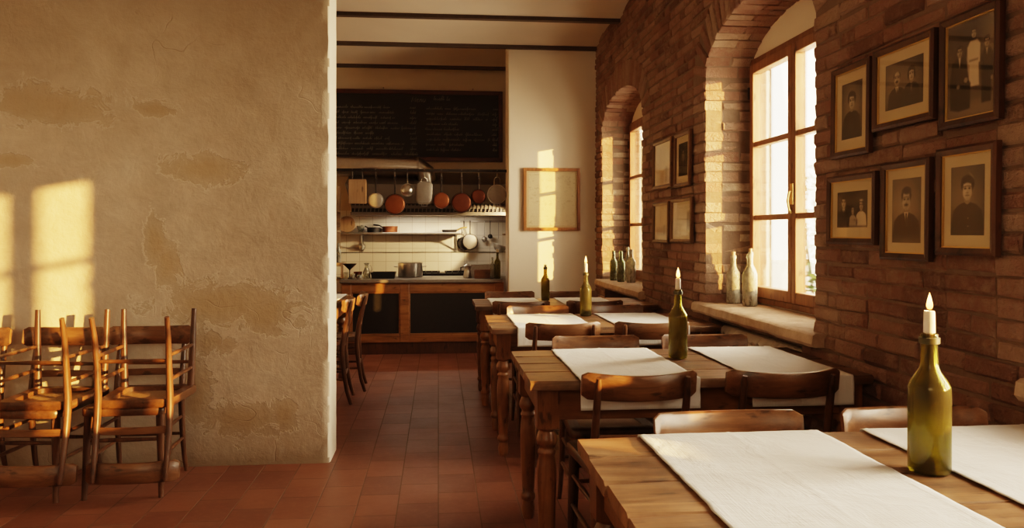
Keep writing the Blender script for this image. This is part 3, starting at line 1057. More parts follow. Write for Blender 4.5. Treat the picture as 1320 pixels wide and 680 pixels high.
# ------------------------------------------------------------------ bottles & candles
def bottle_profile(h=.305, r=.038, neck=.0145, shoulder=.60, slope=.78, wall=.0026):
    o = [(0, .028), (.012, .024), (r*.62, .006), (r*.80, .0), (r*.94, .002), (r, .010)]
    zs = h*shoulder; zn = h*slope
    o += [(r, zs*.5), (r, zs)]
    for k in range(1, 8):
        s = k/8
        a = s*s*(3-2*s)
        o.append((r+(neck*1.12-r)*a, zs+(zn-zs)*s))
    o += [(neck*1.08, zn+.004), (neck, h-.026), (neck, h-.022), (neck*1.18, h-.021), (neck*1.20, h-.008), (neck*1.08, h-.006), (neck*1.06, h)]
    i = [(neck*.72, h), (neck*.72, h-.02), (neck-wall*.9, zn)]
    for k in range(7, 0, -1):
        s = k/8
        a = s*s*(3-2*s)
        i.append((r+(neck*1.12-r)*a-wall, zs+(zn-zs)*s-.001))
    i += [(r-wall, zs), (r-wall, .014), (r*.80, .007), (r*.62, .011), (.012, .029), (0, .033)]
    return o+i
def make_bottle(label, mat, loc, sxy=1.0, sz=1.0, name='wine_bottle', group=None, rim=False, **kw):
    h = kw.pop('h', .305)
    mb = MB().lathe(bottle_profile(h=h, **kw), 40)
    mb.v = [(x*sxy, y*sxy, z*sz) for x, y, z in mb.v]
    if rim:
        t = thing(name, label, 'bottle', loc, random.uniform(0, 6), group)
        mb.build('glass_body', mat, t, ang=60)
        nk = .0145*sxy
        rm = MB().lathe([(nk*1.19, (h-.0225)*sz), (nk*1.30, (h-.021)*sz), (nk*1.30, (h-.009)*sz), (nk*1.18, (h-.0075)*sz)], 32)
        rm.build('lip_ring', M['foil'], t)
        return t, h*sz
    o = mb.build(name, mat, ang=60, loc=loc)
    tag(o, label, 'bottle', group)
    return o, h*sz

def make_candle(label, loc, r=.0125, length=.055, lit=True, fl=.036):
    t = thing('candle', label, 'candle', loc, group='candles in the bottle necks')
    z0 = -.012
    mb = MB().lathe([(0, z0), (r*.62, z0), (r*.62, 0.0), (r, .002), (r*1.0, length*.5), (r*.96, length-.004), (r*.86, length), (r*.5, length-.003), (0, length-.004)], 28)
    mb.v = [(x*(1+.03*math.sin(z*200)), y, z) for x, y, z in mb.v]
    wx = mb.build('wax', M['wax'], t)
    MB().tube([(0, 0, length-.006), (.0006, 0, length+.004), (.0016, 0, length+.010)], .0011, 8).build('wick', M['wick'], wx)
    if lit:
        p = [(0, 0), (.16, .04), (.24, .18), (.235, .32), (.17, .55), (.08, .80), (.025, .94), (0, 1)]
        f = MB().lathe([(a*fl*.72, b*fl) for a, b in p], 20, (.0008, 0, length+.003))
        f.build('flame', M['flame'], t)
    return t
CB = [((1.166, 1.748), 1.24, 1.08, .026, .054, True, .041, 'nearest table'), ((1.089, 3.453), 1.12, 1.02, .024, .050, True, .048, 'second table'),
      ((1.008, 5.255), 1.06, .98, .023, .060, True, .05, 'third table'), ((.90, 6.496), .95, .93, .022, .018, False, 0, 'farthest table')]
for (xy, sx, sz, d, ln, lit, fl, where) in CB:
    b, hh = make_bottle('green glass wine bottle holding a candle on the %s' % where, M['bottle_green'], (xy[0], xy[1], .7812), sx, sz, group='candle bottles on the tables', rim=True)
    make_candle('%s white candle in the neck of the bottle on the %s' % ('lit' if lit else 'short unlit', where), (xy[0], xy[1], .7812+hh), d/2, ln, lit, fl)
    if lit:
        la = bpy.data.lights.new('candle_light', 'POINT'); la.energy = .55; la.color = (1, .55, .2); la.shadow_soft_size = .012
        lo = bpy.data.objects.new('candle_light', la); COL.objects.link(lo); lo.location = (xy[0], xy[1], .7812+hh+ln+fl*.5)

def sill_bottle(x, y, zs, mat, sxy, sz, label, cork=True, **kw):
    o, hh = make_bottle(label, mat, (x, y, zs+.0065), sxy, sz, group='bottles on the window sills', **kw)
    if cork:
        c = MB().lathe([(0, -.010), (.0092, -.010), (.0098, .0), (.0115, .014), (.0115, .018), (0, .019)], 18)
        c.v = [(a*sxy, b*sxy, z*1.2) for a, b, z in c.v]
        co = c.build('cork', M['cork'], o, loc=(0, 0, hh))
z1 = OPEN[0][4]; z2 = OPEN[1][4]
sill_bottle(1.915, 4.90, z1, M['bottle_dusty'], 1.18, 1.03, 'dusty clear bottle with a cork on the nearer window sill, leftmost there')
sill_bottle(1.950, 4.715, z1, M['bottle_dusty'], 1.20, 1.06, 'dusty open-necked bottle at the front on the nearer window sill', False)
sill_bottle(2.015, 4.86, z1, M['bottle_dusty'], 1.0, 1.10, 'corked bottle half hidden behind two dusty bottles on the nearer sill')
sill_bottle(1.83, 8.00, z2, M['bottle_dustygreen'], 1.02, 1.03, 'dark green bottle leftmost on the far window sill', False)
sill_bottle(1.852, 7.76, z2, M['bottle_dustygreen'], 1.06, 1.04, 'dark dusty bottle second from the left on the far sill', False)
sill_bottle(1.965, 7.93, z2, M['bottle_dusty'], 1.0, 1.15, 'tall pale bottle behind the others on the far window sill', False)
sill_bottle(1.930, 7.66, z2, M['bottle_dusty'], 1.25, 1.10, 'broad pale cloudy bottle rightmost on the far window sill', False)

# ------------------------------------------------------------------ radiator under the nearer window
def radiator():
    t = thing('radiator', 'cream column radiator in the niche below the nearer window sill', 'radiator', (1.845, 4.26, 0))
    for k in range(15):
        y = -.52+k*.0745
        mb = MB()
        for dx in (-.045, 0.0, .045):
            mb.tube([(dx, y, .12), (dx, y, .155), (dx, y, .62), (dx, y, .65)], [.013, .017, .017, .013], 8)
        mb.tube([(-.050, y, .135), (.050, y, .135)], .022, 8)
        mb.tube([(-.060, y, .645), (-.03, y, .664), (.03, y, .664), (.060, y, .645)], [.018, .026, .026, .018], 10)
        mb.tube([(0, y-.0375, .65), (0, y+.0375, .65)], .018, 8); mb.tube([(0, y-.0375, .135), (0, y+.0375, .135)], .018, 8)
        mb.v = [(a, b, c*1.11) for a, b, c in mb.v]
        mb.build('radiator_column', M['radiator'], t)
    for y in (-.52, .523):
        MB().tube([(0, y, 0), (0, y, .14)], .02, 8).build('foot', M['radiator'], t)
radiator()

# ------------------------------------------------------------------ framed pictures
def ell(U, Vv, cx, cy, rx, ry, rot=0):
    c, s = math.cos(rot), math.sin(rot)
    x = (U-cx)*c+(Vv-cy)*s; y = -(U-cx)*s+(Vv-cy)*c
    return (np.sqrt((x/rx)**2+(y/ry)**2)-1)*min(rx, ry)
def poly(U, Vv, pts):
    d = np.full(U.shape, 1e9); inside = np.zeros(U.shape, bool)
    n = len(pts)
    for i in range(n):
        (ax, ay), (bx, by) = pts[i], pts[(i+1) % n]
        ex, ey = bx-ax, by-ay
        t = np.clip(((U-ax)*ex+(Vv-ay)*ey)/(ex*ex+ey*ey+1e-12), 0, 1)
        d = np.minimum(d, np.hypot(U-ax-t*ex, Vv-ay-t*ey))
        cond = (ay > Vv) != (by > Vv)
        xi = ax+(Vv-ay)/(by-ay+1e-12)*ex
        inside ^= cond & (U < xi)
    return np.where(inside, -d, d)
class Paint:
    def __init__(self, w, h, nx, lum):
        self.w, self.h = w, h
        nx = int(nx*1.5)
        ny = int(nx*h/w)
        self.nx, self.ny = nx, ny
        self.U, self.V = np.meshgrid(np.linspace(0, w/h, nx), np.linspace(0, 1, ny))
        self.L = np.full(self.U.shape, float(lum))
    def lay(self, d, lum, soft=.006, k=1.0):
        a = np.clip(.5-d/(2*soft), 0, 1)*k
        self.L = self.L*(1-a)+lum*a
    def e(self, cx, cy, rx, ry, lum, soft=.006, rot=0, k=1.0): self.lay(ell(self.U, self.V, cx, cy, rx, ry, rot), lum, soft, k)
    def p(self, pts, lum, soft=.006, k=1.0): self.lay(poly(self.U, self.V, pts), lum, soft, k)
    def head(self, cx, cy, s, hair='short', lum=.72, tilt=0, moustache=False, hairlum=.10):
        """s = face half height"""
        T = lambda x, y: (cx+s*(x*math.cos(tilt)-y*math.sin(tilt)), cy+s*(x*math.sin(tilt)+y*math.cos(tilt)))
        def E(x, y, rx, ry, l, soft=.05, rot=0, k=1.0):
            a, b = T(x, y); self.e(a, b, rx*s, ry*s, l, soft*s, rot+tilt, k)
        if hair == 'wave': E(0, .38, .98, .95, hairlum, .12)
        if hair == 'bun': E(.05, .55, .92, .80, hairlum, .10); E(.0, .25, .86, .80, hairlum, .1)
        if hair == 'short': E(0, .45, .80, .72, hairlum, .08)
        if hair == 'bald': E(0, .30, .80, .72, hairlum+.12, .1)
        if hair == 'bob': E(0, .2, .95, 1.0, hairlum, .1)
        E(-.74, -.02, .12, .24, lum*.72, .08); E(.74, -.02, .12, .24, lum*.66, .08)
        E(0, 0, .70, .96, lum, .10)
        E(0, -.35, .55, .60, lum, .10)
        E(.42, -.15, .30, .72, lum*.74, .35, 0, .55)
        E(-.30, .25, .30, .4, min(1, lum*1.12), .3, 0, .5)
        if hair in ('short',): E(.06, .98, .66, .36, hairlum, .1); E(-.68, .50, .12, .40, hairlum, .1); E(.68, .50, .12, .40, hairlum, .1)
        if hair == 'wave': E(-.12, .98, .62, .34, hairlum, .1); E(.40, .88, .34, .30, hairlum, .1); E(-.74, .40, .17, .5, hairlum, .1); E(.74, .40, .17, .5, hairlum, .1)
        if hair == 'bun': E(0, 1.0, .70, .34, hairlum, .1); E(-.40, .82, .30, .22, hairlum, .1, .5); E(.40, .82, .30, .22, hairlum, .1, -.5); E(-.72, .42, .12, .46, hairlum, .1); E(.72, .42, .12, .46, hairlum, .1)
        if hair == 'bob': E(-.30, .92, .50, .34, hairlum, .1, .35); E(.36, .90, .46, .34, hairlum, .1, -.35); E(-.80, .1, .18, .72, hairlum, .1); E(.80, .1, .18, .72, hairlum, .1)
        if hair == 'bald': E(-.68, .22, .10, .34, hairlum+.1, .08); E(.68, .22, .10, .34, hairlum+.1, .08)
        for sg in (-1, 1):
            E(sg*.30, .12, .20, .13, lum*.62, .1, 0, .7)
            E(sg*.30, .10, .13, .065, .10, .05)
            E(sg*.31, .30, .20, .04, .2, .07, -sg*.12, .85)
        E(.06, -.18, .07, .26, lum*.80, .10, 0, .7)
        E(0, -.32, .16, .07, lum*.55, .08, 0, .8)
        E(0, -.56, .24, .060, lum*.42, .06)
        E(0, -.64, .18, .06, lum*.72, .08)
        E(0, -.86, .3, .08, lum*.8, .1)
        if moustache: E(0, -.45, .30, .09, .09, .05)
    def bust(self, cx, cy, s, w, lum, bottom=0.0, neck=.66, slope=.55):
        """shoulders below a head centred cx, cy of half height s; w shoulder half width"""
        sh = cy-s*1.55
        self.p([(cx-.36*s, cy-.6*s), (cx+.36*s, cy-.6*s), (cx+.46*s, sh+.05*s), (cx-.46*s, sh+.05*s)], neck*.82, s*.06)
        self.p([(cx-.42*s, sh+.30*s), (cx+.42*s, sh+.30*s), (cx+w*.62, sh+.04*s), (cx+w*.95, sh-slope*s), (cx+w*1.06, sh-2.0*s), (cx+w*1.12, bottom-.1), (cx-w*1.12, bottom-.1), (cx-w*1.06, sh-2.0*s), (cx-w*.95, sh-slope*s), (cx-w*.62, sh+.04*s)], lum, s*.09)
        self.p([(cx-.36*s, sh+.40*s), (cx+.36*s, sh+.40*s), (cx+.30*s, sh+.22*s), (cx, sh+.08*s), (cx-.30*s, sh+.22*s)], neck*.78, s*.05)
    def suit(self, cx, cy, s, lum_shirt=.80, tie=.10, dx=0):
        sh = cy-s*1.55
        self.p([(cx-.38*s, sh+.38*s), (cx+.38*s, sh+.38*s), (cx+.05*s+dx, sh-1.05*s)], lum_shirt, s*.04)
        self.p([(cx-.11*s, sh+.25*s), (cx+.11*s, sh+.25*s), (cx+.13*s+dx*.7, sh-.55*s), (cx+.02*s+dx, sh-1.0*s), (cx-.08*s+dx*.7, sh-.55*s)], tie, s*.03)
        self.p([(cx-.40*s, sh+.30*s), (cx-.48*s, sh-.1*s), (cx-.30*s, sh-.35*s), (cx-.04*s+dx, sh-1.15*s), (cx-.16*s, sh-.2*s)], .16, s*.04, .7)
        self.p([(cx+.40*s, sh+.30*s), (cx+.48*s, sh-.1*s), (cx+.30*s, sh-.35*s), (cx+.04*s+dx, sh-1.15*s), (cx+.16*s, sh-.2*s)], .14, s*.04, .7)
    def vignette(self, lum, r0=.55, r1=1.1, cx=None, cy=.5, k=.8):
        cx = self.w/self.h/2 if cx is None else cx
        d = np.hypot((self.U-cx)/(self.w/self.h), (self.V-cy))
        a = np.clip((d-r0*.5)/((r1-r0)*.5+1e-6), 0, 1)*k
        self.L = self.L*(1-a)+lum*a
    def grain(self, k=.03):
        rs = np.random.RandomState(3)
        self.L = np.clip(self.L+rs.uniform(-k, k, self.L.shape), 0, 1)

def pic_woman_wave(w, h):
    P = Paint(w, h, 84, .42); P.vignette(.18, .3, 1.0); a = w/h
    P.e(a*.5, .62, .30, .34, .52, .2, 0, .6)
    P.bust(a*.50, .66, .135, .27, .10, neck=.62); P.head(a*.50, .66, .135, 'wave', .72)
    return P
def pic_couple(w, h):
    P = Paint(w, h, 110, .40); P.vignette(.20, .4, 1.1); a = w/h
    P.e(a*.12, .5, .2, .4, .58, .3, 0, .6)
    P.bust(a*.70, .65, .135, .27, .10, neck=.6); P.p([(a*.70-.05, .44), (a*.70+.05, .44), (a*.70, .22)], .35, .02); P.head(a*.70, .65, .135, 'bob', .70, .04)
    P.bust(a*.32, .65, .155, .31, .085, neck=.6); P.suit(a*.32, .65, .155); P.head(a*.32, .65, .155, 'bald', .66, -.03, True)
    return P
def pic_three(w, h):
    P = Paint(w, h, 96, .34); a = w/h
    P.p([(0, 0), (a, 0), (a, .16), (0, .14)], .46, .05); P.e(a*.5, .80, .26, .3, .14, .2, 0, .7); P.e(a*.93, .75, .1, .3, .5, .15, 0, .5)
    # standing woman in a pale dress
    c = a*.56
    P.p([(c-.055, .78), (c+.055, .78), (c+.10, .73), (c+.095, .54), (c+.075, .53), (c+.085, .30), (c-.075, .30), (c-.07, .53), (c-.10, .54), (c-.10, .72)], .80, .012)
    P.p([(c-.07, .585), (c+.07, .585), (c+.07, .56), (c-.07, .56)], .52, .008)
    P.e(c-.09, .50, .022, .10, .66, .01, .1); P.head(c, .855, .052, 'wave', .66)
    # seated man
    m = a*.26
    P.p([(m-.05, .64), (m+.05, .64), (m+.11, .58), (m+.14, .38), (m+.17, .34), (m+.16, .08), (m-.02, .07), (m-.14, .10), (m-.15, .40), (m-.12, .58)], .07, .015)
    P.p([(m-.022, .645), (m+.022, .645), (m+.002, .52)], .74, .006); P.head(m, .70, .056, 'short', .62)
    P.e(m+.10, .385, .032, .03, .55, .01); P.e(m-.02, .33, .03, .026, .52, .01)
    # boy
    b = a*.83
    P.p([(b-.035, .66), (b+.035, .66), (b+.085, .60), (b+.09, .33), (b+.06, .30), (b+.06, .11), (b-.07, .11), (b-.07, .33), (b-.085, .58)], .08, .015)
    P.p([(b-.02, .66), (b+.02, .66), (b, .58)], .6, .006); P.head(b, .72, .050, 'short', .6)
    P.e(b+.075, .34, .02, .026, .5, .01)
    return P
def pic_family(w, h):
    P = Paint(w, h, 110, .14); a = w/h
    P.e(a*.15, .7, .2, .35, .45, .2, 0, .6); P.e(a*.6, .8, .3, .2, .22, .2, 0, .7)
    P.bust(a*.22, .70, .145, .28, .08, neck=.6); P.suit(a*.22, .70, .145); P.head(a*.22, .70, .145, 'short', .70)
    P.bust(a*.80, .60, .125, .25, .76, neck=.6); P.head(a*.80, .60, .125, 'wave', .62); P.e(a*.80, .735, .09, .035, .66, .02)
    P.bust(a*.53, .48, .105, .17, .58, neck=.55); P.head(a*.53, .48, .105, 'bob', .62); 
    P.e(a*.66, .14, .035, .10, .28, .02); P.e(a*.60, .20, .06, .04, .5, .02); P.p([(0, 0), (a, 0), (a, .05), (0, .04)], .35, .03)
    return P
def pic_man(w, h):
    P = Paint(w, h, 84, .50); P.vignette(.26, .3, 1.05); a = w/h
    P.e(a*.30, .62, .25, .35, .62, .25, 0, .6)
    P.bust(a*.50, .66, .155, .325, .13, neck=.6); P.suit(a*.50, .66, .155); P.head(a*.50, .66, .155, 'short', .70, 0, True)
    P.e(a*.5, .02, .4, .06, .5, .1, 0, .7)
    return P
def pic_woman_bun(w, h):
    P = Paint(w, h, 96, .40); P.vignette(.24, .35, 1.1); a = w/h
    P.e(a*.25, .6, .2, .35, .5, .2, 0, .5)
    P.bust(a*.50, .66, .150, .315, .075, neck=.66); P.head(a*.50, .66, .150, 'bun', .78)
    for z in (.245, .13): P.e(a*.53, z, .013, .012, .55, .004)
    P.e(a*.62, .855, .02, .07, .55, .01, .8, .5)
    return P
def pic_small_man(w, h):
    P = Paint(w, h, 60, .30); P.vignette(.16, .3, 1.0); a = w/h
    P.bust(a*.52, .66, .145, .30, .10, neck=.4); P.suit(a*.52, .66, .145, .5); P.head(a*.52, .66, .145, 'short', .48)
    return P
def pic_faded(w, h):
    P = Paint(w, h, 50, .80); a = w/h
    P.e(a*.35, .62, .28, .3, .70, .25, 0, .7); P.p([(a*.1, .0), (a*.95, .0), (a*.95, .38), (a*.72, .42), (a*.5, .33), (a*.1, .36)], .62, .05, .7)
    P.p([(a*.66, .05), (a*.78, .05), (a*.78, .40), (a*.66, .40)], .5, .03, .6)
    return P
def pic_faded_view(w, h):
    P = Paint(w, h, 50, .84); a = w/h
    P.p([(0, 0), (a, 0), (a, .22), (0, .27)], .70, .04, .8); P.p([(a*.78, .2), (a*.98, .2), (a*.98, .8), (a*.8, .76)], .45, .05, .7); P.e(a*.2, .5, .1, .3, .72, .1, 0, .6)
    return P

def photo_frame(y0, y1, z0, z1, painter, label, fw=.026, mount=(.055, .06), depth=.026, fmat='frame_dark', group='framed portraits on the brick wall', fillet=True, tilt=.0, ink=1.0):
    """on the brick wall: y0 < y1; viewer looks along +X, so left in the picture is high y"""
    W = y1-y0; Hh = z1-z0
    x = XW-.010
    t = thing('photo_frame', label, 'framed photo', (x, (y0+y1)/2, (z0+z1)/2), 0, group)
    t.rotation_euler = (tilt, .012, 0)
    def side(pts2, xa, xb):
        pass
    mb = MB()
    o = [(-W/2, -Hh/2), (W/2, -Hh/2), (W/2, Hh/2), (-W/2, Hh/2)]
    i_ = [(-W/2+fw, -Hh/2+fw), (W/2-fw, -Hh/2+fw), (W/2-fw, Hh/2-fw), (-W/2+fw, Hh/2-fw)]
    k1 = .35
    m_ = [(a[0]*(1-k1)+b[0]*k1, a[1]*(1-k1)+b[1]*k1) for a, b in zip(o, i_)]
    vs = [(0, a, b) for a, b in o]+[(-depth*.75, a, b) for a, b in o]+[(-depth, a, b) for a, b in m_]+[(-depth*.72, a, b) for a, b in i_]+[(-.004, a, b) for a, b in i_]+[(0, a, b) for a, b in i_]
    fs = []
    for L in range(5):
        for k in range(4):
            k2 = (k+1) % 4
            fs.append((L*4+k, L*4+k2, (L+1)*4+k2, (L+1)*4+k))
    for k in range(4): fs.append((20+k, 20+(k+1) % 4, (k+1) % 4, k))
    mb.add(vs, fs)
    fro = mb.build('frame', M[fmat], t, ang=20)
    iw = W/2-fw; ih = Hh/2-fw
    mo = MB().box(-.007, -.003, -iw-.002, iw+.002, -ih-.002, ih+.002).build('mount', M['mat'], t, smooth=False)
    if fillet:
        f = MB(); g = .0045
        f.box(-.014, -.007, -iw, -iw+g, -ih, ih); f.box(-.014, -.007, iw-g, iw, -ih, ih); f.box(-.014, -.007, -iw+g, iw-g, -ih, -ih+g); f.box(-.014, -.007, -iw+g, iw-g, ih-g, ih)
        f.build('gilt_fillet', M['gold'], fro, smooth=False)
    pw = 2*iw-2*mount[0]; ph = 2*ih-2*mount[1]
    P = painter(pw, ph); P.grain()
    nx, ny = P.nx, P.ny
    vs = [(-.0078, pw/2-pw*i/(nx-1), -ph/2+ph*j/(ny-1)) for j in range(ny) for i in range(nx)]
    fs = [(j*nx+i, j*nx+i+1, (j+1)*nx+i+1, (j+1)*nx+i) for j in range(ny-1) for i in range(nx-1)]
    me = bpy.data.meshes.new('photograph'); me.from_pydata(vs, [], fs); me.materials.append(M['photo'])
    at = me.attributes.new('ink', 'FLOAT', 'POINT'); at.data.foreach_set('value', (P.L*ink).astype(np.float32).ravel())
    ob = bpy.data.objects.new('photograph', me); COL.objects.link(ob); ob.parent = mo
    MB().box(-.0125, -.0115, -iw, iw, -ih, ih).build('glass', M['picture_glass'], t, smooth=False)
    return t
photo_frame(2.981, 3.285, 1.674, 2.064, pic_woman_wave, 'framed sepia portrait of a woman in dark dress, upright frame at top left of six', mount=(.045, .05))
photo_frame(2.572, 2.958, 1.752, 2.072, pic_couple, 'framed portrait of a suited man with moustache beside a woman, top middle of six', mount=(.048, .046))
photo_frame(2.250, 2.542, 1.704, 2.081, pic_three, 'framed photo of a woman in pale dress standing between a seated man and a boy', mount=(.006, .006))
photo_frame(2.940, 3.324, 1.301, 1.598, pic_family, 'framed photo of a suited man, a child and a woman in white, lower left', mount=(.046, .046))
photo_frame(2.598, 2.901, 1.247, 1.620, pic_man, 'framed portrait of one man in suit and tie with moustache, lower middle', mount=(.036, .040))
photo_frame(2.265, 2.561, 1.274, 1.640, pic_woman_bun, 'framed portrait of a woman with hair up in dark buttoned dress, lower right', mount=(.040, .042))
SG = 'small pale frames between the windows'
photo_frame(5.660, 6.160, 1.697, 2.075, pic_faded, 'small frame with a pale faded picture between the windows, upper left of four', mount=(.008, .008), fmat='frame_small', group=SG, fillet=False)
photo_frame(5.230, 5.585, 1.682, 2.070, pic_small_man, 'small frame with a dim portrait of a man between the windows, upper right of four', mount=(.05, .05), fmat='frame_small', group=SG, fillet=False)
photo_frame(5.733, 6.160, 1.271, 1.590, pic_faded, 'smallest frame with a faded landscape print between the windows, lower left of four', mount=(.02, .03), fmat='frame_small', group=SG, fillet=False)
photo_frame(5.195, 5.674, 1.280, 1.600, pic_faded_view, 'small frame with a pale washed-out print between the windows, lower right of four', mount=(.02, .02), fmat='frame_small', group=SG, fillet=False)

# framed document on the end wall
def document():
    x0, x1, z0, z1 = .944, 1.582, 1.376, 2.074
    t = thing('framed_document', 'brown frame with a faded handwritten document on the plaster end wall', 'framed document', ((x0+x1)/2, YB, (z0+z1)/2))
    W, Hh = x1-x0, z1-z0; fw = .034; d = .03
    mb = MB()
    mb.box(-W/2, -W/2+fw, -d, 0, -Hh/2, Hh/2); mb.box(W/2-fw, W/2, -d, 0, -Hh/2, Hh/2)
    mb.box(-W/2+fw, W/2-fw, -d, 0, -Hh/2, -Hh/2+fw); mb.box(-W/2+fw, W/2-fw, -d, 0, Hh/2-fw, Hh/2)
    mb.build('frame', M['frame_brown'], t, bevel=.003)
    MB().box(-W/2+fw, W/2-fw, -.010, -.004, -Hh/2+fw, Hh/2-fw).build('mount', M['mat'], t, smooth=False)
    k = fw+.022
    MB().box(-W/2+k, W/2-k, -.012, -.010, -Hh/2+k, Hh/2-k).build('document', M['map'], t, smooth=False)
    MB().box(-W/2+fw, W/2-fw, -.0165, -.0155, -Hh/2+fw, Hh/2-fw).build('glass', M['picture_glass'], t, smooth=False)
    MB().lathe([(0, 0), (.004, 0), (.004, .02), (0, .02)], 8).xf(Matrix.Translation((0, -.02, Hh/2+.012)) @ Matrix.Rotation(PI/2, 4, 'X')).build('nail', M['iron'], t)
document()

# ------------------------------------------------------------------ chalkboard
def board():
    x0, x1, z0, z1 = -1.50, .821, 2.262, 3.163
    yw = YK
    t = thing('chalkboard', 'long black chalkboard menu in a red-brown frame high on the kitchen wall', 'chalkboard', ((x0+x1)/2, yw, (z0+z1)/2))
    W, Hh = x1-x0, z1-z0; fw = .052; d = .035
    mb = MB()
    mb.box(-W/2, -W/2+fw, -d, 0, -Hh/2, Hh/2); mb.box(W/2-fw, W/2, -d, 0, -Hh/2, Hh/2)
    mb.box(-W/2+fw, W/2-fw, -d, 0, -Hh/2, -Hh/2+fw); mb.box(-W/2+fw, W/2-fw, -d, 0, Hh/2-fw, Hh/2)
    mb.build('frame', M['board_frame'], t, bevel=.004)
    MB().box(-W/2+fw, W/2-fw, -.016, -.004, -Hh/2+fw, Hh/2-fw).build('slate', M['slate'], t, smooth=False)
    for x in (-.35, .78):
        MB().lathe([(0, 0), (.006, 0), (.006, .03), (0, .03)], 8).xf(Matrix.Translation((x, -.03, Hh/2+.018)) @ Matrix.Rotation(PI/2, 4, 'X')).build('nail', M['iron'], t)
    rnd = random.Random(11)
    mb = MB()
    def stroke(pts, w=.0055):
        nonlocal mb
        vs = []; fs = []
        for i, (x, z) in enumerate(pts):
            a = pts[max(0, i-1)]; b = pts[min(len(pts)-1, i+1)]
            dx, dz = b[0]-a[0], b[1]-a[1]; l = math.hypot(dx, dz) or 1
            nx, nz = -dz/l*w/2, dx/l*w/2
            vs += [(x+nx, -.0168, z+nz), (x-nx, -.0168, z-nz)]
        for i in range(len(pts)-1): fs.append((2*i, 2*i+1, 2*i+3, 2*i+2))
        mb.add(vs, fs)
    def scrawl(x, z, L, s=.030, gap=.018):
        end = x+L
        while x < end-.02:
            wl = min(rnd.uniform(.06, .22), end-x)
            pts = []; xx = 0.0
            while xx < wl:
                lw = rnd.uniform(.009, .021); r_ = rnd.random()
                top = s*(rnd.uniform(.55, .85) if r_ < .72 else rnd.uniform(1.2, 1.6))
                low = -s*rnd.uniform(.5, .8) if r_ > .93 else rnd.uniform(-.08, .1)*s
                bx = x+xx
                pts += [(bx, z+rnd.uniform(0, .2)*s), (bx+lw*.45+top*.22, z+top), (bx+lw*.30+top*.12, z+top*.8), (bx+lw*.5, z+low)]
                if rnd.random() < .3: pts += [(bx+lw*.8, z+top*.5)]
                xx += lw
            stroke(pts, .0042)
            x += wl+gap+rnd.uniform(0, .03)
    # heading
    def S(pts, ox, oz, k): stroke([(ox+(p[0]+p[1]*.25)*k, oz+p[1]*k) for p in pts], .0075)
    ox, oz, k = .02+.0, Hh/2-.150, .060
    ox = -.10+.24-.14
    ox = (-.340+ (-.0)) - ((x0+x1)/2) + .0
    S([(0, 0), (.05, 1), (.35, .2), (.7, 1), (.75, 0)], ox, oz, k)
    S([(1.0, .35), (1.4, .45), (1.3, .7), (1.05, .55), (1.05, .15), (1.3, 0), (1.5, .1)], ox, oz, k)
    S([(1.7, 0), (1.7, .65), (1.72, .4), (1.95, .68), (2.1, .5), (2.1, 0)], ox, oz, k)
    S([(2.35, .65), (2.35, .15), (2.55, 0), (2.75, .2), (2.78, .65), (2.8, 0)], ox, oz, k)
    scrawl(ox+.28, oz+.025, .20, .042)
    mb.build('chalk_heading', M['chalk'], t, smooth=False)
    mb = MB()
    rows = 10
    lens_l = [.62, .68, .68, .72, .88, .48, .62, .80, .78, .98]
    lens_r = [.62, .80, .78, .40, .42, .72, .80, .48, .46, 0]
    for r in range(2*rows):
        if r == rows:
            mb.build('chalk_writing', M['chalk'], t, smooth=False); mb = MB()
        right = r >= rows; r = r % rows
        z = Hh/2-.235-r*.0655
        cx = (x0+x1)/2
        if not right:
            scrawl(-1.44-cx, z, lens_l[r]+.2, .026)
            scrawl(-.355-cx+rnd.uniform(-.01, .01), z, .075, .030, .01)
        elif lens_r[r]:
            scrawl(-.16-cx+rnd.uniform(-.01, .015), z-.006, lens_r[r], .026)
            scrawl(.690-cx+rnd.uniform(-.008, .008), z-.006, .060, .030, .01)
    mb.build('chalk_writing', M['chalk'], t, smooth=False)
board()

# ------------------------------------------------------------------ kitchen
def counter():
    t = thing('serving_counter', 'wooden kitchen counter with two black panels and a stone top', 'counter', (0, 8.72, 0))
    x0, x1 = -1.065, .735
    d = .62
    MB().box(x0-.02, .72, -.03, d, .795, .832).build('worktop', M['worktop'], t, bevel=.006)
    MB().box(x0+.03, x1, .03, d-.02, .0, .79).build('carcass', M['panel'], t, smooth=False)
    fr = MB()
    fr.box(x0, x0+.105, 0, .045, .13, .795); fr.box(-.425, -.325, 0, .045, .13, .795); fr.box(x1-.10, x1, 0, .045, .13, .795)
    fr.box(x0+.105, -.425, 0, .045, .690, .795); fr.box(-.325, x1-.10, 0, .045, .690, .795)
    fr.box(x0+.105, -.425, 0, .045, .13, .215); fr.box(-.325, x1-.10, 0, .045, .13, .215)
    pf = fr.build('panel_frame', M['counter_wood'], t, bevel=.005)
    bead = MB()
    for a, b in ((x0+.105, -.425), (-.325, x1-.10)):
        bead.box(a, a+.014, .006, .05, .215, .69); bead.box(b-.014, b, .006, .05, .215, .69); bead.box(a, b, .006, .05, .676, .69); bead.box(a, b, .006, .05, .215, .229)
    bead.build('beading', M['counter_wood'], pf, bevel=.003)
    MB().box(x0+.012, x1-.012, .012, .05, 0.0, .13).build('plinth', M['frame_dark'], t, smooth=False)
    for a, b in ((x0+.119, -.439), (-.311, x1-.114)):
        MB().box(a, b, .020, .034, .229, .676).build('panel', M['panel'], t, smooth=False)
counter()
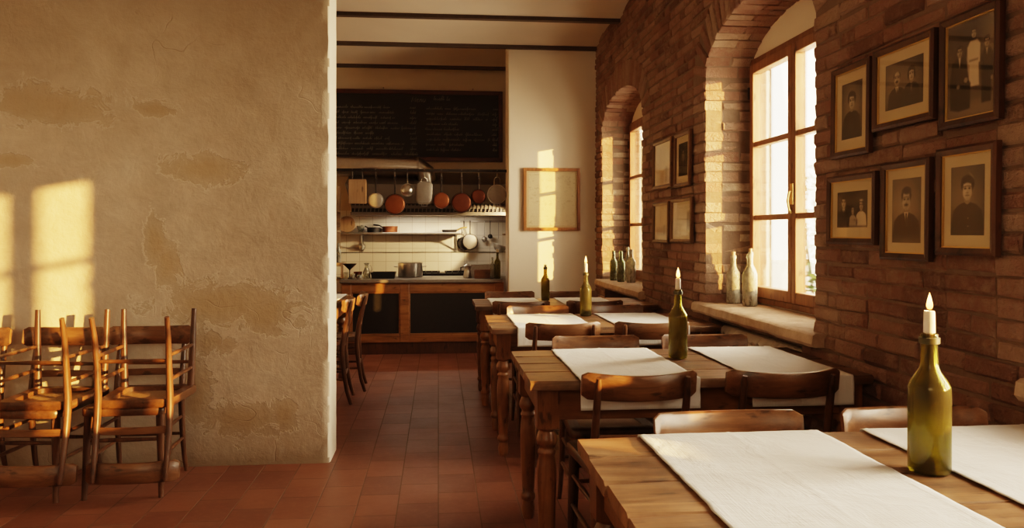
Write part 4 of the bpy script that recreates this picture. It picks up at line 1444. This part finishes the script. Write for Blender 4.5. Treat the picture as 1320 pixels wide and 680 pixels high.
def range_block():
    t = thing('cooking_range', 'steel cooking range along the tiled wall behind the counter', 'stove', (-.05, 9.345, 0))
    MB().box(-1.0, 1.10, .0, .575, 0, .80).build('body', M['steel_dull'], t, smooth=False)
    MB().box(-1.0, 1.10, -.0, .575, .80, .832).build('hob', M['steel'], t, bevel=.004)
    MB().box(-.30, .50, .10, .50, .832, .862).build('burner_bed', M['iron'], t, bevel=.004)
    for x in (-.1, .3):
        g = MB()
        for k in range(5): g.box(x-.16+k*.075, x-.148+k*.075, .12, .48, .862, .876)
        g.box(x-.17, x+.17, .2, .212, .862, .880); g.box(x-.17, x+.17, .38, .392, .862, .880)
        g.build('pan_support', M['black'], t, smooth=False)
range_block()

def hood():
    t = thing('extractor_hood', 'wide dull steel extractor hood with slotted filters below the chalkboard', 'extractor hood', (0, YK, 0))
    x0, x1 = -1.08, 1.095
    mb = MB()
    # sloped canopy
    mb.add([(x0-.02, -.62, 1.93), (x1, -.62, 1.93), (x1, 0, 2.12), (x0-.02, 0, 2.12), (x0+.06, -.66, 1.64), (x1, -.66, 1.64), (x1, 0, 1.64), (x0+.06, 0, 1.64)],
           [(0, 1, 2, 3), (0, 4, 5, 1), (1, 5, 6, 2), (3, 2, 6, 7), (0, 3, 7, 4)])
    mb.build('canopy', M['hood'], t, smooth=False)
    MB().box(x0+.05, x1, -.69, .0, 1.560, 1.598).build('gutter', M['hood'], t, bevel=.003)
    MB().box(x0+.06, x1, -.655, 0, 1.595, 1.70).build('filter_bed', M['black'], t, smooth=False)
    for k in range(44):
        x = x0+.09+k*(x1-x0-.12)/44
        MB().add([(x, -.672, 1.602), (x+.011, -.672, 1.602), (x+.021, -.664, 1.69), (x+.010, -.664, 1.69), (x, -.656, 1.602), (x+.011, -.656, 1.602), (x+.021, -.65, 1.69), (x+.010, -.65, 1.69)],
                 [(0, 1, 2, 3), (4, 7, 6, 5), (0, 4, 5, 1), (1, 5, 6, 2), (2, 6, 7, 3), (3, 7, 4, 0)]).build('filter_slat', M['hood'], t, smooth=False)
    d = MB()
    d.tube([(-1.7, -.40, 2.155), (-.40, -.40, 2.155), (-.24, -.40, 2.15), (-.16, -.40, 2.09), (-.14, -.38, 1.98), (-.14, -.36, 1.90)], .118, 26)
    d.build('duct', M['steel'], t)
    c = MB().tube([(-.26, -.40, 2.155), (-.235, -.40, 2.155)], .126, 26); c.build('duct_collar', M['steel_dull'], t)
hood()

# wall shelf and things on it
def wall_shelf():
    t = thing('wall_shelf', 'grey metal shelf on brackets across the white tiled wall', 'shelf', (-.40, YK-.012, 1.335))
    MB().box(-.80, .69, -.26, 0, 0, .022).build('board', M['steel_dull'], t, bevel=.003)
    for x in (-.55, .63):
        b = MB(); b.box(x-.012, x+.012, -.02, 0, -.22, 0); b.box(x-.012, x+.012, -.24, -.02, -.018, 0); b.tube([(x, -.02, -.20), (x, -.21, -.012)], .008, 8)
        b.build('bracket', M['steel_dull'], t, smooth=False)
wall_shelf()
SZ = 1.3575
def pan_flat(name, label, loc, r, hgt, mat, handle_dir, hl=.18, hmat='black', rz=0.0, cat='pan', group=None, lid=False):
    t = thing(name, label, cat, loc, rz, group)
    MB().lathe([(0, 0), (r*.88, 0), (r*.95, .006), (r, hgt), (r*1.02, hgt+.002), (r*.985, hgt), (r*.93, .010), (r*.86, .005), (0, .005)], 28).build('pan_body', M[mat], t, ang=50)
    a = handle_dir
    c, s = math.cos(a), math.sin(a)
    MB().tube([(c*r*.98, s*r*.98, hgt*.75), (c*(r+hl*.4), s*(r+hl*.4), hgt*.75+.03), (c*(r+hl), s*(r+hl), hgt*.75+.04)], [.008, .009, .011], 10).build('handle', M[hmat], t)
    if lid:
        MB().lathe([(0, hgt+.022), (r*.5, hgt+.018), (r*.98, hgt+.004), (r*1.03, hgt+.003), (r*.98, hgt), (0, hgt+.012)], 28).build('lid', M[mat], t)
        MB().lathe([(0, hgt+.018), (.008, hgt+.018), (.006, hgt+.03), (.014, hgt+.04), (.010, hgt+.05), (0, hgt+.05)], 14).build('lid_knob', M['black'], t)
    return t
ys = YK-.14
pan_flat('saucepan', 'copper saucepan at the left end of the tiled wall shelf', (-.60, ys, SZ), .095, .075, 'copper', 2.7, .14)
pan_flat('saucepan', 'black saucepan with raised handle left of the copper one on the shelf', (-.80, ys-.02, SZ), .085, .06, 'black', 2.4, .16)
pan_flat('frying_pan', 'small black frying pan at the right end of the tiled wall shelf', (.14, ys, SZ), .095, .032, 'black', .15, .13, 'brass')
def bowl(name, label, cat, loc, r, h, mat, parts=None):
    o = MB().lathe([(0, 0), (r*.45, 0), (r*.5, .006), (r*.85, h*.5), (r, h), (r*.97, h), (r*.80, h*.5), (r*.44, .012), (0, .010)], 28).build(name, M[mat], loc=loc)
    return tag(o, label, cat)
bowl('glass_bowl', 'clear glass bowl at the far left end of the wall shelf', 'bowl', (-.965, ys, SZ), .052, .085, 'clear')
# tall cream round board leaning on the wall, left of shelf
o = MB().prism([(.10*math.cos(2*PI*k/28), .100*math.sin(2*PI*k/28)) for k in range(28)], -.009, .009, axis=1).build('round_board', M['lightwood'], loc=(-1.055, YK-.30, 1.525), bevel=.003)
o.rotation_euler = (-.0, 0, 0)
tag(o, 'pale round wooden board standing left of the wall shelf below the hood corner', 'board')
o.location = (-1.125, YK-.20, SZ+.100)

# hanging rail with hooks
RY = 8.80
def rail():
    t = thing('hanging_rail', 'dark iron pot rail with hooks spanning the kitchen opening', 'rail', (0, RY, 2.054))
    MB().box(-1.75, .775, -.012, .012, -.016, .016).build('bar', M['iron'], t, bevel=.002)
    for x in HOOKS:
        z0 = .017
        MB().tube([(x, -.018, .004), (x, -.008, .021), (x, .010, .021), (x, .016, .008), (x, .005, -.022), (x, .0, -.05), (x, .0, -.066), (x, -.008, -.076), (x, -.018, -.070)], .0028, 8).build('hook', M['steel_dull'], t)
HOOKS = [-.955, -.845, -.699, -.485, -.347, -.158, .035, .262, .455, .666]
rail()
def hang_pan(x, zc, r, label, mat, hl, rim='iron', dep=.045, hmat='iron', name='hanging_pan', face='bottom'):
    """pan hung by its handle, its bottom towards the room"""
    ztop = 2.054-.066
    t = thing(name, label, 'pan', (x, RY, ztop), 0, 'pans hanging from the pot rail')
    zc = zc-ztop
    m = Matrix.Translation((0, -.022, zc)) @ Matrix.Rotation(-PI/2, 4, 'X')
    # after rotation local +z -> +y ; bottom at y = -.022
    MB().lathe([(0, 0), (r*.80, 0), (r*.88, .003), (r*.93, .012), (r*.985, dep), (r*.95, dep), (r*.88, .014), (r*.78, .006), (0, .006)], 36).xf(m).build('pan_body', M[mat], t, ang=50)
    MB().lathe([(r*.965, dep-.006), (r*1.02, dep-.004), (r*1.02, dep+.003), (r*.965, dep+.002)], 36).xf(m).build('rim', M[rim], t)
    y = dep-.022-.006
    zt = zc+r
    hb = MB()
    hb.tube([(0, y-.006, zt-.012), (0, y-.004, zt+.02), (0, y-.012, zt+(0-zt)*.5), (0, -.008, -.034)], [.011, .008, .0085, .010], 10, squash=(1, .55))
    hb.tube([(.0, -.008, -.034), (.010, -.007, -.024), (.011, -.006, -.012), (.0, -.006, -.003), (-.011, -.006, -.012), (-.010, -.007, -.024), (0, -.008, -.034)], .0042, 8)
    hb.build('handle', M[hmat], t)
    return t
hang_pan(-.699, 1.714, .086, 'pale grey aluminium pan on the pot rail, right of the hanging cutting board', 'alu', .2, 'steel_dull', hmat='iron')
hang_pan(-.485, 1.672, .116, 'copper pan with iron handle on the pot rail, left of the steel strainer', 'copper', .2)
hang_pan(.035, 1.717, .094, 'bright copper pan on the pot rail, right of the grey roasting tin', 'copper', .2)
hang_pan(.262, 1.692, .116, 'largest dark copper pan on the pot rail, between two smaller ones', 'copper_dark', .2)
hang_pan(.455, 1.763, .085, 'small dark brown pan on the pot rail, left of the round two-handled pan', 'copper_dark', .2)
def cutting_board():
    x, zc = -.90, 1.826
    t = thing('cutting_board', 'worn wooden cutting board hanging from two hooks at the left of the pot rail', 'cutting board', (x, RY, zc))
    MB().box(-.098, .098, -.010, .010, -.150, .125).build('board', M['lightwood'], t, bevel=.006)
    for s in (-1, 1):
        MB().tube([(s*.055, 0, .120), (s*.055, -.0, .165)], .0022, 6).build('hanging_wire', M['steel_dull'], t)
cutting_board()
def strainer():
    t = thing('strainer', 'round steel strainer bowl hanging between copper pan and roasting tin', 'strainer', (-.347, RY, 1.988))
    m = Matrix.Translation((0, .02, -.155)) @ Matrix.Rotation(PI/2, 4, 'X')
    p = [(0, .058)]+[(0.070*math.sin(a), .058*math.cos(a)) for a in [PI/2*k/8 for k in range(1, 9)]]
    MB().lathe(p+[(.068, -.002)]+[(r*.95, z-.003) for r, z in reversed(p[1:-1])]+[(0, .054)], 30).xf(m).build('bowl', M['steel'], t)
    MB().lathe([(.067, -.006), (.076, -.004), (.076, .003), (.067, .004)], 30).xf(m).build('rim', M['steel_dull'], t)
    MB().tube([(0, .018, -.075), (0, .01, -.03), (0, -.006, -.003)], .0035, 8).build('handle', M['steel_dull'], t)
strainer()
def roasting_tin():
    t = thing('roasting_tin', 'grey rounded rectangular roasting tin hanging on the pot rail', 'roasting tin', (-.158, RY, 1.988))
    out = []
    w, h, r = .088, .125, .045
    for cx, cz, a0 in ((w-r, h-r, 0), (-w+r, h-r, 90), (-w+r, -h+r, 180), (w-r, -h+r, 270)):
        for k in range(7):
            a = math.radians(a0+15*k); out.append((cx+r*math.cos(a), cz+r*math.sin(a)))
    n = len(out); zc = -.185
    def ring(k, y): return [(x*k, y, z*k+zc) for x, z in out]
    vs = ring(.90, -.028)+ring(.93, -.026)+ring(1.0, .02)+ring(1.045, .022)+ring(1.045, .026)+ring(.97, .025)+ring(.88, -.022)
    fs = [tuple(range(n-1, -1, -1))]
    for L in range(6):
        for k in range(n):
            k2 = (k+1) % n
            fs.append((L*n+k, L*n+k2, (L+1)*n+k2, (L+1)*n+k))
    fs.append(tuple(6*n+k for k in range(n)))
    MB().add(vs, fs).build('pan_body', M['alu'], t, ang=40)
    MB().tube([(-.035, .022, zc+.122), (-.03, .02, -.03), (0, -.004, -.008), (.03, .02, -.03), (.035, .022, zc+.122)], .0045, 8).build('handle', M['steel_dull'], t)
    MB().tube([(-.035, .022, zc-.122), (-.03, .022, zc-.150), (.03, .022, zc-.150), (.035, .022, zc-.122)], .0045, 8).build('handle', M['steel_dull'], t)
roasting_tin()
def two_handled():
    t = thing('round_pan', 'round grey two-handled pan hanging at the right end of the pot rail', 'pan', (.666, RY, 1.988))
    zc = -.198; r = .108
    m = Matrix.Translation((0, -.022, zc)) @ Matrix.Rotation(-PI/2, 4, 'X')
    MB().lathe([(0, 0), (r*.84, 0), (r*.92, .004), (r*.97, .05), (r*.93, .05), (r*.88, .01), (0, .006)], 36).xf(m).build('pan_body', M['alu'], t, ang=50)
    MB().lathe([(r*.95, .044), (r*1.03, .046), (r*1.03, .053), (r*.95, .052)], 36).xf(m).build('rim', M['steel'], t)
    for s in (1, -1):
        b = .035
        pts = [(-.034, .024, zc+s*r*.96), (-.032, .01, zc+s*(r+.030)), (0, -.004, zc+s*(r+.034 if s < 0 else r+.088)), (.032, .01, zc+s*(r+.030)), (.034, .024, zc+s*r*.96)]
        if s > 0: pts = [(-.034, .024, zc+r*.96), (-.032, .0, -.03), (-.02, -.004, -.006), (.02, -.004, -.006), (.032, .0, -.03), (.034, .024, zc+r*.96)]
        MB().tube(pts, .0048, 8).build('handle', M['steel'], t)
two_handled()

# utensils hanging on the tiled wall
def peg(x, z):
    return MB().tube([(x, 0, z), (x, -.045, z), (x, -.052, z+.012)], .004, 8)
def wall_rack():
    t = thing('peg_rail', 'thin steel utensil rail fixed to the tiles right of the wall shelf', 'rail', (.60, YK-.012, 1.50))
    MB().box(-.32, .47, -.010, 0, -.012, .012).build('bar', M['steel_dull'], t, bevel=.002)
    for x in (-.275, -.198, -.015, .06, .165): peg(x, 0).build('peg', M['steel_dull'], t)
wall_rack()
def tile_pan(x, r, hl, mat, label, y, rim='iron'):
    t = thing('frying_pan', label, 'pan', (x, y, 1.50), 0, 'pans hung on the tiled wall')
    zc = -hl-r
    m = Matrix.Translation((0, -.020, zc)) @ Matrix.Rotation(-PI/2, 4, 'X')
    MB().lathe([(0, 0), (r*.84, 0), (r*.92, .004), (r, .04), (r*.96, .04), (r*.88, .01), (0, .006)], 32).xf(m).build('pan_body', M[mat], t, ang=50)
    MB().lathe([(r*.97, .034), (r*1.04, .036), (r*1.04, .044), (r*.97, .042)], 32).xf(m).build('rim', M[rim], t)
    MB().tube([(0, .012, -hl-.01), (0, 0, -hl*.5), (0, -.004, .005)], [.008, .006, .008], 8).build('handle', M['iron'], t)
tile_pan(.402, .098, .165, 'alu', 'steel frying pan with a dark rim hung on the tiles by its long handle', YK-.090)
tile_pan(.325, .085, .20, 'black', 'black frying pan hung on the tiles half behind the steel one', YK-.047)
def ladle(x, hl, r, label, y, mat='steel_dull', depth=.04):
    t = thing('ladle', label, 'ladle', (x, y, 1.505), 0, 'ladles hung on the tiled wall')
    MB().tube([(0, 0, .0), (0, -.002, -hl*.5), (0, .0, -hl)], .0042, 8).build('handle', M[mat], t)
    m = Matrix.Translation((0, .012, -hl-r*.9)) @ Matrix.Rotation(PI/2+.35, 4, 'X')
    p = [(0, depth)]+[(r*math.sin(a), depth*math.cos(a)) for a in [PI/2*k/6 for k in range(1, 7)]]
    MB().lathe(p+[(a*.94, b-.003) for a, b in reversed(p[1:])]+[(0, depth-.004)], 20).xf(m).build('ladle_bowl', M[mat], t)
ladle(.585, .20, .036, 'steel ladle hanging left of two others on the tiled wall', YK-.062)
ladle(.660, .17, .031, 'dark ladle hanging in the middle of the group on the tiles', YK-.062, 'iron')
def hanging_sieve():
    t = thing('sieve', 'big steel sieve hanging on the tiles at the right end of the kitchen', 'sieve', (.765, YK-.075, 1.505))
    MB().tube([(0, 0, 0), (0, -.004, -.20), (0, 0, -.23)], .004, 8).build('handle', M['steel_dull'], t)
    m = Matrix.Translation((.02, -.02, -.315)) @ Matrix.Rotation(.25, 4, 'Y')
    p = [(.002, -.085)]+[(.085*math.sin(a), -.085*math.cos(a)) for a in [PI/2*k/8 for k in range(1, 9)]]
    MB().lathe(p+[(.092, .002), (.092, .006), (.080, .004)]+[(a*.95, b+.003) for a, b in reversed(p[1:-1])]+[(0, -.081)], 28).xf(m).build('sieve_bowl', M['steel_dull'], t)
hanging_sieve()
ladle(.300-1.255, .11, .045, 'steel ladle with a short handle hanging below the left end of the shelf', YK-.05, 'steel', .05)
bpy.data.objects['ladle.002'].location.z = 1.331

# things on the counter and range
CZ = .8325
def stockpot():
    t = thing('stockpot', 'shiny steel pot with two loop handles on the range', 'pot', (-.33, 9.24, CZ))
    r, h = .145, .165
    MB().lathe([(0, 0), (r*.95, 0), (r, .008), (r, h), (r*1.03, h+.003), (r*.97, h+.002), (r*.965, .012), (0, .008)], 40).build('pot_body', M['steel'], t, ang=50)
    for s in (-1, 1):
        MB().tube([(s*r*.99, -.045, h*.72), (s*(r+.035), -.04, h*.74), (s*(r+.042), 0, h*.75), (s*(r+.035), .04, h*.74), (s*r*.99, .045, h*.72)], .006, 8).build('handle', M['steel_dull'], t)
stockpot()
def griddle():
    t = thing('roasting_pan', 'low black roasting pan on the counter left of the steel pot', 'roasting pan', (-.625, 9.02, CZ))
    mb = MB()
    mb.add([(-.125, -.11, 0), (.125, -.11, 0), (.125, .11, 0), (-.125, .11, 0), (-.14, -.125, .07), (.14, -.125, .07), (.14, .125, .07), (-.14, .125, .07),
            (-.133, -.118, .07), (.133, -.118, .07), (.133, .118, .07), (-.133, .118, .07), (-.118, -.103, .006), (.118, -.103, .006), (.118, .103, .006), (-.118, .103, .006)],
           [(0, 3, 2, 1)]+[(k, (k+1) % 4, (k+1) % 4+4, k+4) for k in range(4)]+[(k+4, (k+1) % 4+4, (k+1) % 4+8, k+8) for k in range(4)]+[(k+8, (k+1) % 4+8, (k+1) % 4+12, k+12) for k in range(4)]+[(12, 13, 14, 15)])
    mb.build('pan_body', M['black'], t, smooth=False)
griddle()
def jug():
    t = thing('carafe', 'small clear glass carafe on the counter right of the onion bowl', 'carafe', (-.815, 8.98, CZ))
    MB().lathe([(0, .004), (.036, 0), (.042, .01), (.042, .07), (.022, .12), (.019, .145), (.034, .175), (.031, .175), (.017, .146), (.019, .12), (.038, .07), (.038, .012), (0, .009)], 26).build('glass_body', M['clear'], t, ang=50)
    MB().tube([(.020, 0, .15), (.05, 0, .14), (.058, 0, .10), (.042, 0, .06)], .005, 8).build('handle', M['clear'], t)
jug()
bowl('onion_bowl', 'small brown bowl on the counter beside the glass carafe', 'bowl', (-.915, 9.0, CZ), .05, .075, 'copper_dark')
def goblet():
    t = thing('funnel_stand', 'dark conical strainer on a thin stem at the left end of the counter', 'strainer', (-1.00, 8.93, CZ))
    MB().lathe([(0, .0), (.035, 0), (.035, .006), (.008, .012), (.006, .09), (.012, .105), (.078, .165), (.080, .170), (.074, .168), (.008, .112), (0, .11)], 26).build('cone', M['iron'], t, ang=40)
goblet()
for k, (x, y, h) in enumerate(((-1.035, 8.86, .075), (-.955, 8.84, .06), (-.885, 8.83, .05))):
    o = MB().lathe([(0, .003), (.020, 0), (.024, .004), (.027, h), (.025, h), (.022, .008), (0, .008)], 20).build('drinking_glass', M['clear'], loc=(x, y, CZ))
    tag(o, ['tallest small glass at the far left end of the counter', 'small glass between two others at the left end of the counter', 'lowest small glass at the left of the counter, nearest the carafe'][k], 'glass', 'small glasses on the counter')
def moka():
    t = thing('metal_jug', 'steel lidded pot with a thin knob on the counter, left of the wooden box', 'jug', (.335, 8.98, CZ))
    MB().lathe([(0, 0), (.046, 0), (.048, .01), (.040, .07), (.034, .085), (.042, .13), (.046, .135), (.040, .14), (.014, .158), (.004, .162), (.004, .20), (0, .202)], 26).build('pot_body', M['steel'], t, ang=40)
    MB().tube([(-.04, 0, .125), (-.075, 0, .12), (-.078, 0, .05)], .007, 8).build('handle', M['black'], t)
moka()
def wbox():
    t = thing('wooden_box', 'reddish wooden box on the right end of the counter, steel tray behind it', 'box', (.535, 8.90, CZ))
    b = MB(); b.box(-.125, .125, -.08, -.068, 0, .095); b.box(-.125, .125, .068, .08, 0, .095); b.box(-.125, -.113, -.068, .068, 0, .095); b.box(.113, .125, -.068, .068, 0, .095); b.box(-.113, .113, -.068, .068, 0, .012)
    b.build('box_body', M['counter_wood'], t, bevel=.002)
wbox()
o = MB().box(-.17, .17, -.006, .006, 0, .15).build('baking_tray', M['steel_dull'], loc=(.55, 9.10, CZ), bevel=.003)
tag(o, 'dark steel tray standing upright behind the wooden box on the counter', 'tray')
b_, _ = make_bottle('green bottle with a pale cap on the right end of the counter', M['bottle_green'], (.668, 8.78, CZ), .95, 1.0, name='oil_bottle')
cp = MB().lathe([(.0, -.004), (.016, -.004), (.016, .028), (.014, .031), (0, .031)], 18); cp.build('cap', M['ceramic'], b_, loc=(0, 0, .302))
b2, _ = make_bottle('thin clear bottle beside the green one at the end of the counter', M['clear'], (.610, 8.775, CZ), .7, .8, name='oil_bottle')
# bottles at the right behind the opening edge
o = MB().lathe([(0, .004), (.05, 0), (.055, .01), (.055, .13), (.03, .16), (.032, .18), (.028, .18), (.027, .16), (.051, .13), (.051, .012), (0, .01)], 24).build('glass_jar', M['bottle_dustygreen'], loc=(.94, 9.72, 1.345))
tag(o, 'greenish glass jar on the small ledge at the right end of the tiled wall', 'jar')
o = MB().box(-.14, .14, -.10, .10, -.02, 0).build('ledge', M['shelfwood'], loc=(.957, 9.836, 1.343), bevel=.002)
tag(o, 'small wooden ledge in the right corner of the kitchen holding a green jar', 'shelf')

# open shelf unit at the left, half hidden by the partition
def shelf_unit():
    t = thing('shelf_unit', 'pale open wooden shelf unit beside the left end of the counter', 'shelf', (-1.385, 9.25, 0))
    for x in (-.32, .265):
        MB().box(x, x+.03, -.16, .16, 0, 1.78).build('side_panel', M['shelfwood'], t, bevel=.003) if x < 0 else MB().box(x, x+.03, -.16, .16, 0, .985).build('side_panel', M['shelfwood'], t, bevel=.003)
    for z in (.30, .62, .80, .965):
        MB().box(-.29, .265, -.155, .155, z, z+.02).build('shelf_board', M['shelfwood'], t, bevel=.002)
    MB().box(-.32, .295, -.16, .16, .985, 1.003).build('top_board', M['shelfwood'], t, bevel=.003)
    MB().box(-.29, .225, -.15, .15, 1.600, 1.622).build('upper_board', M['shelfwood'], t, bevel=.002)
    MB().box(-.29, .225, -.15, .15, 1.36, 1.38).build('upper_board', M['shelfwood'], t, bevel=.002)
    MB().box(-.29, .225, .135, .15, 1.003, 1.70).build('back_panel', M['shelfwood'], t, smooth=False)
shelf_unit()
for k, (x, y, mt, s, lab) in enumerate(((-1.235, 9.17, 'bottle_green', .9, 'green oil bottle on the shelf unit, at the edge of the plaster wall'), (-1.16, 9.20, 'bottle_dusty', .75, 'short pale bottle on the shelf unit right of the green one'), (-1.325, 9.18, 'bottle_green', 1.0, 'green bottle on the shelf unit nearly hidden by the plaster wall'))):
    make_bottle(lab, M[mt], (x, y, 1.0035), s, s, name='oil_bottle', group='bottles on the open shelf unit')
o = MB().box(-.011, .011, -.11, .11, 0, .27).build('chopping_board', M['lightwood'], loc=(-1.165, 9.24, 1.6225), bevel=.003)
tag(o, 'small wooden board standing on top of the shelf unit at the left', 'cutting board')
o = MB().box(-.05, .05, -.10, .10, 0, .24).build('wooden_crate', M['shelfwood'], loc=(-1.25, 9.22, 1.6225), bevel=.003)
tag(o, 'wooden block standing on the shelf unit behind the small board', 'box')

# ------------------------------------------------------------------ leafy shrub outside the nearer window
def shrub(x, y, label, r=.24, zc=1.35, n=500, seed=4):
    rnd = random.Random(seed)
    t = thing('garden_shrub', label, 'shrub', (x, y, -.1))
    st = MB()
    for k in range(7):
        a = rnd.uniform(0, 6.28)
        st.tube([(0, 0, 0), (.06*math.cos(a), .06*math.sin(a), .5), (.16*math.cos(a), .16*math.sin(a), zc+.1)], [.025, .018, .006], 7)
    st.build('stem', M['trunk'], t)
    lf = MB()
    for k in range(n):
        d = Vector((rnd.gauss(0, 1), rnd.gauss(0, 1), rnd.gauss(0, 1))).normalized()*r*(rnd.random()**.4)
        c = Vector((d.x, d.y, zc+.1+d.z*3.2))
        u = Vector((rnd.gauss(0, 1), rnd.gauss(0, 1), rnd.gauss(0, .6))).normalized(); w = u.orthogonal().normalized()
        s = rnd.uniform(.03, .06)
        lf.add([c-u*s, c+w*s*.45, c+u*s, c-w*s*.45], [(0, 1, 2, 3)])
    lf.build('foliage', M['leaf'], t, smooth=False)
shrub(3.30, 6.36, 'leafy green shrub outside, seen through the nearer window')

# ------------------------------------------------------------------ light
w = bpy.data.worlds.new('sky'); SC.world = w; w.use_nodes = True
nt = w.node_tree; bg = nt.nodes['Background']
tc = nt.nodes.new('ShaderNodeTexCoord'); sp = nt.nodes.new('ShaderNodeSeparateXYZ'); rp = nt.nodes.new('ShaderNodeValToRGB')
nt.links.new(tc.outputs['Generated'], sp.inputs[0])
nt.links.new(sp.outputs[2], rp.inputs[0])
rp.color_ramp.elements[0].position = 0.0; rp.color_ramp.elements[0].color = (1.0, .82, .60, 1)
rp.color_ramp.elements[1].position = .6; rp.color_ramp.elements[1].color = (1.0, .91, .78, 1)
nt.links.new(rp.outputs[0], bg.inputs[0])
bg.inputs[1].default_value = 9.0

SUN_DIR = Vector((-1, .68, -.177)).normalized()
su = bpy.data.lights.new('sun', 'SUN'); su.energy = 22; su.angle = math.radians(.8); su.color = (1, .48, .12)
so = bpy.data.objects.new('sun', su); COL.objects.link(so)
so.rotation_euler = SUN_DIR.to_track_quat('-Z', 'Y').to_euler()

def area(name, loc, target, sx, sy, energy, color, spread=PI):
    a = bpy.data.lights.new(name, 'AREA'); a.shape = 'RECTANGLE'; a.size = sx; a.size_y = sy; a.energy = energy; a.color = color; a.spread = spread
    o = bpy.data.objects.new(name, a); COL.objects.link(o); o.location = loc
    o.rotation_euler = (Vector(target)-Vector(loc)).to_track_quat('-Z', 'Y').to_euler()
    return o
WARM = (1, .77, .53)
for k, (yc, zc) in enumerate(((4.337, 1.72), (7.44, 1.72), (1.355, 1.70))):
    area('window_light', (XG+(.25, .13, .25)[k], yc, zc+.1), (XG-1, yc, zc-.1), 1.2, 1.5, (95, 95, 105)[k], WARM)
# added fill lamp behind the viewpoint; the room has no such source
area('fill_light', (-1.0, -2.2, 2.6), (-.6, 4.5, .9), 2.2, 1.4, 20, (1, .68, .40))
sp_ = bpy.data.lights.new('kitchen_fill_spot', 'SPOT'); sp_.energy = 120; sp_.color = (1, .66, .32); sp_.spot_size = math.radians(46); sp_.spot_blend = .35; sp_.shadow_soft_size = .03  # added spot imitating sun patches on the tiled wall, not a real fitting
so2 = bpy.data.objects.new('kitchen_fill_spot', sp_); COL.objects.link(so2); so2.location = (1.0, 9.02, 1.60)
so2.rotation_euler = (Vector((-.25, 9.94, 1.25))-Vector((1.0, 9.02, 1.60))).to_track_quat('-Z', 'Y').to_euler()

area('tile_fill_light', (-.1, 9.60, 1.552), (-.1, 9.62, .8), 1.2, .08, 5, (1, .80, .60))  # added fill beneath the hood, brightening tiles the sun cannot reach
# ------------------------------------------------------------------ camera
cd = bpy.data.cameras.new('camera'); co = bpy.data.objects.new('camera', cd); COL.objects.link(co)
cd.sensor_width = 36.0; cd.sensor_fit = 'HORIZONTAL'
cd.lens = 36.0*1000/1320
co.location = (0, 0, H)
th = math.atan(95/1000)
co.rotation_euler = (PI/2, 0, -th)
cd.shift_y = -(340-300)/1320
cd.clip_start = .05
SC.camera = co

SC.view_settings.view_transform = 'Filmic'
SC.view_settings.look = 'Medium High Contrast'
SC.view_settings.exposure = 0.85
SC.cycles.max_bounces = 10
SC.cycles.diffuse_bounces = 5
SC.cycles.transparent_max_bounces = 16
SC.cycles.transmission_bounces = 8
SC.cycles.caustics_refractive = False
SC.cycles.caustics_reflective = False
SC.cycles.sample_clamp_indirect = 8
